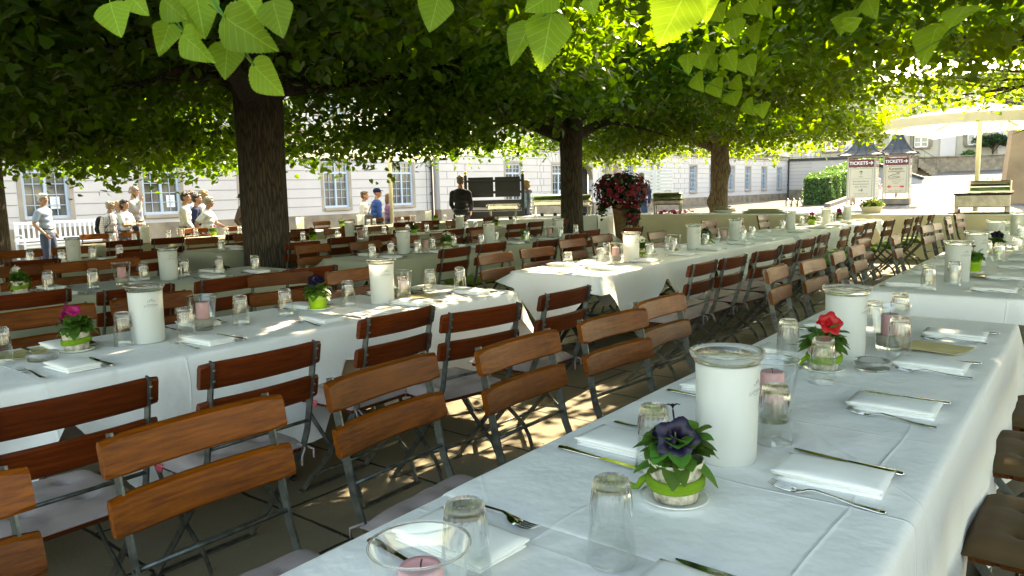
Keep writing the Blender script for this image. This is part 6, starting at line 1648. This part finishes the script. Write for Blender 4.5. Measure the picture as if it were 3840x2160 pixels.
    if specs:
        b = MB()
        for sd in (1, -1):
            b.tube([hp_(.098, sd*.034+.022*math.cos(a), .012+.016*math.sin(a)) for a in [2*PI*k/14 for k in range(15)]], .0028*s, 5, cap=False)
            b.tube([hp_(.096, sd*.056, .018), hp_(.04, sd*.076, .018), hp_(-.01, sd*.080, .012)], .0025*s, 5)
        b.tube([hp_(.099, -.012, .014), hp_(.102, 0, .018), hp_(.099, .012, .014)], .0025*s, 5); b.build('spectacles', M_specs, r)
    return r, up, s
def backpack(p, mat, label):
    r, up, s = p; M = Matrix.Translation(r.location) @ Matrix.Rotation(r.rotation_euler.z, 4, 'Z')
    b = MB(); b.ell(up((-.22, 0, 1.20)), (.11*s, .16*s, .23*s), 14); b.ell(up((-.29, 0, 1.10)), (.06*s, .12*s, .11*s), 12)
    for sd in (1, -1): b.tube([up((-.14, sd*.10, 1.38)), up((-.03, sd*.11, 1.475)), up((.09, sd*.12, 1.40)), up((.125, sd*.14, 1.25)), up((.0, sd*.175, 1.10)), up((-.14, sd*.13, 1.05))], .02*s, 8, flat=.45)
    o = remeshed(b, 'backpack', mat, .014, None, 3); o.matrix_world = M; tag(o, label, 'backpack')
def shoulder_bag(p, mat, label, sd=1):
    r, up, s = p; M = Matrix.Translation(r.location) @ Matrix.Rotation(r.rotation_euler.z, 4, 'Z')
    b = MB(); b.box(up((-.16, sd*.16, .98)), (.30*s, .10*s, .26*s), .03); b.tube([up((-.2, sd*.17, 1.08)), up((-.10, sd*.12, 1.35)), up((.0, sd*.06, 1.46)), up((.1, -sd*.05, 1.38))], .014*s, 6)
    o = b.build('shoulder_bag', mat, None); o.matrix_world = M; tag(o, label, 'bag')
c_lb = cl('light_blue_shirt', (.33, .41, .58)); c_wh = cl('white_shirt', (.68, .68, .70)); c_bl = cl('blue_shirt', (.03, .09, .34)); c_gr = cl('grey_blazer', (.33, .32, .32)); c_be = cl('beige_shirt', (.62, .58, .52))
c_br = cl('brown_jacket', (.11, .075, .055)); c_bk = cl('black_shirt', (.012, .012, .014)); c_je = cl('blue_jeans', (.055, .075, .13)); c_dk = cl('dark_trousers', (.02, .023, .035)); c_gt = cl('grey_trousers', (.2, .2, .22))
c_su = cl('blue_suit', (.06, .11, .30)); c_rd = cl('red_shorts', (.45, .02, .03)); c_tan = cl('tan_trousers', (.30, .22, .15)); c_sc = cl('grey_scarf', (.16, .17, .21)); c_li = cl('pale_blue_blouse', (.36, .50, .66)); c_pl = cl('violet_print_blouse', (.22, .12, .25)); c_navy = cl('navy_cap', (.01, .018, .06))
h_gr = simple('grey_hair', (.42, .40, .37), .7, 0, .2, 60, .003); h_dk = simple('dark_hair', (.03, .018, .012), .5, 0, .3, 60, .003); h_bl = simple('blond_hair', (.45, .30, .14), .6, 0, .25, 60, .003); h_bn = simple('brown_hair', (.13, .075, .04), .6, 0, .25, 60, .003); h_wh = simple('white_hair', (.62, .60, .57), .7, 0, .15, 60, .003)
def checks():
    m, nt, b = newmat('checked_shirt'); v = coords(nt); sx = nt.nodes.new('ShaderNodeSeparateXYZ'); nt.links.new(v, sx.inputs[0])
    ls = [math_n(nt, 'LESS_THAN', math_n(nt, 'FRACT', math_n(nt, 'MULTIPLY', sx.outputs[i], 22.)), .16) for i in (1, 2)]
    nt.links.new(mixc(nt, math_n(nt, 'MAXIMUM', *ls), (.72, .68, .70), (.25, .25, .36)), b.inputs['Base Color']); b.inputs['Roughness'].default_value = .9; return m
c_ck = checks()
QP = 52.   # facing along the building, towards the palace
person((-17.9, 6.42), 40, 1.80, 'grey haired man in light blue short sleeved shirt and jeans beside the white bench', c_lb, c_je, h_wh, ('pocket', 'pocket'), -.06, specs=True, sleeve='short', headturn=-18)
p = person((-17.2, 7.40), 30, 1.60, 'grey bearded man in checked shirt wearing a dark backpack', c_ck, c_gt, h_gr, ('down', 'down'), .12, beard=h_wh, specs=True, sleeve='long', fat=1.12); backpack(p, c_bk, 'dark backpack on the bearded man in the checked shirt')
person((-17.75, 7.86), 32, 1.60, 'blond woman with glasses and a blue scarf behind the bearded man', c_lb, c_je, h_bl, ('down', 'down'), .05, specs=True, woman=True, hairlen=.04)
person((-17.0, 7.70), 28, 1.63, 'dark haired woman in white T-shirt with folded arms', c_wh, c_je, h_dk, ('cross', 'cross'), -.04, specs=True, sleeve='short', woman=True, hairlen=.06)
person((-17.6, 8.22), 38, 1.96, 'tall balding man in grey blazer touching his chin', c_gr, c_dk, h_gr, ('down', 'chin'), -.05, specs=True, jacket=c_lb, bald=True)
person((-15.4, 8.22), 58, 1.76, 'dark haired man in beige shirt holding a dark jacket', c_be, c_dk, h_dk, ('hold', 'hold'), .02, headturn=-22, specs=True)
p = person((-16.5, 8.95), 50, 1.80, 'man in pale blue shirt and sunglasses behind the beige shirt', c_li, c_dk, h_bn, ('down', 'down'), 0., specs=True)
p = person((-15.9, 8.77), 55, 1.72, 'dark haired man with a brown backpack between his companions', c_navy, c_dk, h_dk, ('down', 'down'), 0.); backpack(p, c_br, 'brown backpack between the beige and the white shirt')
person((-16.3, 9.16), 45, 1.80, 'blond visitor half hidden behind the man in white polo shirt', c_wh, c_je, h_bl, ('down', 'down'), 0., hairlen=.02)
person((-14.75, 8.35), 42, 1.64, 'grey haired man in white polo shirt and red shorts with hand on hip', c_wh, c_rd, h_gr, ('reach', 'hip'), .06, specs=True, sleeve='short', shorts=True, fat=1.15)
person((-15.5, 9.66), 45, 1.70, 'man in brown jacket and black hat at the edge of the thick trunk', c_br, c_dk, h_dk, ('pocket', 'pocket'), 0., hat=(c_bk, 'hat'))
person((-15.25, 13.05), 40, 1.70, 'smiling dark haired man in white long sleeved shirt', c_wh, c_gt, h_bn, ('down', 'down'), .04)
p = person((-14.6, 12.95), 70, 1.76, 'man in navy cap and blue shirt seen from behind', c_bl, c_dk, h_bn, ('down', 'down'), 0., hat=(c_navy, 'cap'), headturn=-25, specs=True); shoulder_bag(p, c_sc, 'dark grey shoulder bag of the man in navy cap', 1)
person((-15.15, 13.85), 60, 1.62, 'long haired woman half hidden by the parasol pole', c_pl, c_je, h_bn, ('down', 'hold'), 0., woman=True, hairlen=.16)
person((-10.85, 12.02), 112, 1.72, 'bearded man in black long sleeved shirt beside the black rack, his back turned', c_bk, c_dk, h_bn, ('hold', 'hold'), 0., headturn=10)
p = person((-10.55, 14.0), 188, 1.62, 'blond woman in pale blue blouse with a grey scarf beside the black rack', c_li, c_je, h_bl, ('hold', 'hold'), .0, woman=True, hairlen=.02, headturn=20)
r_, up, s = p; b = MB(); b.tube([up((.10*math.cos(a), .12*math.sin(a), 1.46+.03*math.cos(a*2))) for a in [2*PI*k/16 for k in range(17)]], .045*s, 8, cap=False); b.tube([up((-.10, .10, 1.44)), up((-.14, .16, 1.2)), up((-.12, .17, .9))], [.05*s, .05*s, .06*s], 8, flat=.4); remeshed(b, 'scarf', c_sc, .016, r_, 3)
person((-9.25, 17.15), 100, 1.74, 'grey haired man in blue suit behind the flower stand, his back turned', c_su, c_su, h_gr, ('hold', 'hold'), .05, jacket=c_wh)
person((-10.9, 45.2), 60, 1.72, 'walker in tan trousers behind the park sign kiosk', c_br, c_tan, h_bn, ('down', 'down'), 0., stride=.16)
person((-10.1, 47.2), 70, 1.70, 'walker dressed in white behind the park sign kiosk', c_wh, c_wh, h_bl, ('down', 'down'), 0., stride=.08, woman=True)
person((-9.65, 50.2), 75, 1.76, 'walker in dark shorts behind the ceramics kiosk', c_lb, c_dk, h_dk, ('down', 'down'), 0., stride=.12, shorts=True, sleeve='short')
# ------------------------------------------------------------------ sky, sun, camera
SC.world = D.worlds.new('World'); SC.world.use_nodes = True
nt = SC.world.node_tree; bg = nt.nodes['Background']
sk = nt.nodes.new('ShaderNodeTexSky'); sk.sky_type = 'NISHITA'; sk.sun_disc = False
SUN_EL = R(40); SUN_AZ = R(-9)           # azimuth measured from +Y towards +X
sk.sun_elevation = SUN_EL; sk.sun_rotation = SUN_AZ; sk.air_density = 1.; sk.dust_density = 1.5; sk.ozone_density = 1.
nt.links.new(sk.outputs[0], bg.inputs[0]); bg.inputs[1].default_value = .15
sl = D.lights.new('sun', 'SUN'); sl.energy = 2.5; sl.angle = R(.53); sl.color = (1., .95, .87)
so = D.objects.new('sun', sl); COL.objects.link(so)
sdir = Vector((math.sin(SUN_AZ)*math.cos(SUN_EL), math.cos(SUN_AZ)*math.cos(SUN_EL), math.sin(SUN_EL)))
so.rotation_euler = (-sdir).to_track_quat('-Z', 'Y').to_euler(); so.location = sdir*60
cam = D.cameras.new('camera'); co = D.objects.new('camera', cam); COL.objects.link(co); SC.camera = co
cam.sensor_width = 36.; cam.lens = 36*2775/3840; cam.clip_start = .05; cam.clip_end = 800
PITCH, ROLL, YAW = R(7.4), R(1.4), R(38.3)
fw = Vector((-math.sin(YAW)*math.cos(PITCH), math.cos(YAW)*math.cos(PITCH), -math.sin(PITCH)))
rt = Vector((math.cos(YAW), math.sin(YAW), 0)); up = rt.cross(fw)
rr = rt*math.cos(ROLL)-up*math.sin(ROLL); uu = up*math.cos(ROLL)+rt*math.sin(ROLL)
co.matrix_world = Matrix(((rr.x, uu.x, -fw.x, 0), (rr.y, uu.y, -fw.y, 0), (rr.z, uu.z, -fw.z, 1.36), (0, 0, 0, 1)))
SC.view_settings.view_transform = 'Standard'; SC.view_settings.look = 'None'; SC.view_settings.gamma = 1.
SC.view_settings.exposure = EXPOSURE
SC.view_settings.use_white_balance = True; SC.view_settings.white_balance_temperature = 9800; SC.view_settings.white_balance_tint = 4
SC.cycles.max_bounces = 14; SC.cycles.diffuse_bounces = 5; SC.cycles.glossy_bounces = 5; SC.cycles.transmission_bounces = 12; SC.cycles.transparent_max_bounces = 24
SC.cycles.use_denoising = True; SC.cycles.caustics_reflective = False; SC.cycles.caustics_refractive = True; SC.cycles.blur_glossy = 1.
SC.cycles.sample_clamp_indirect = 6.
drop_protos()
for p in SINGLE: D.objects.remove(p)
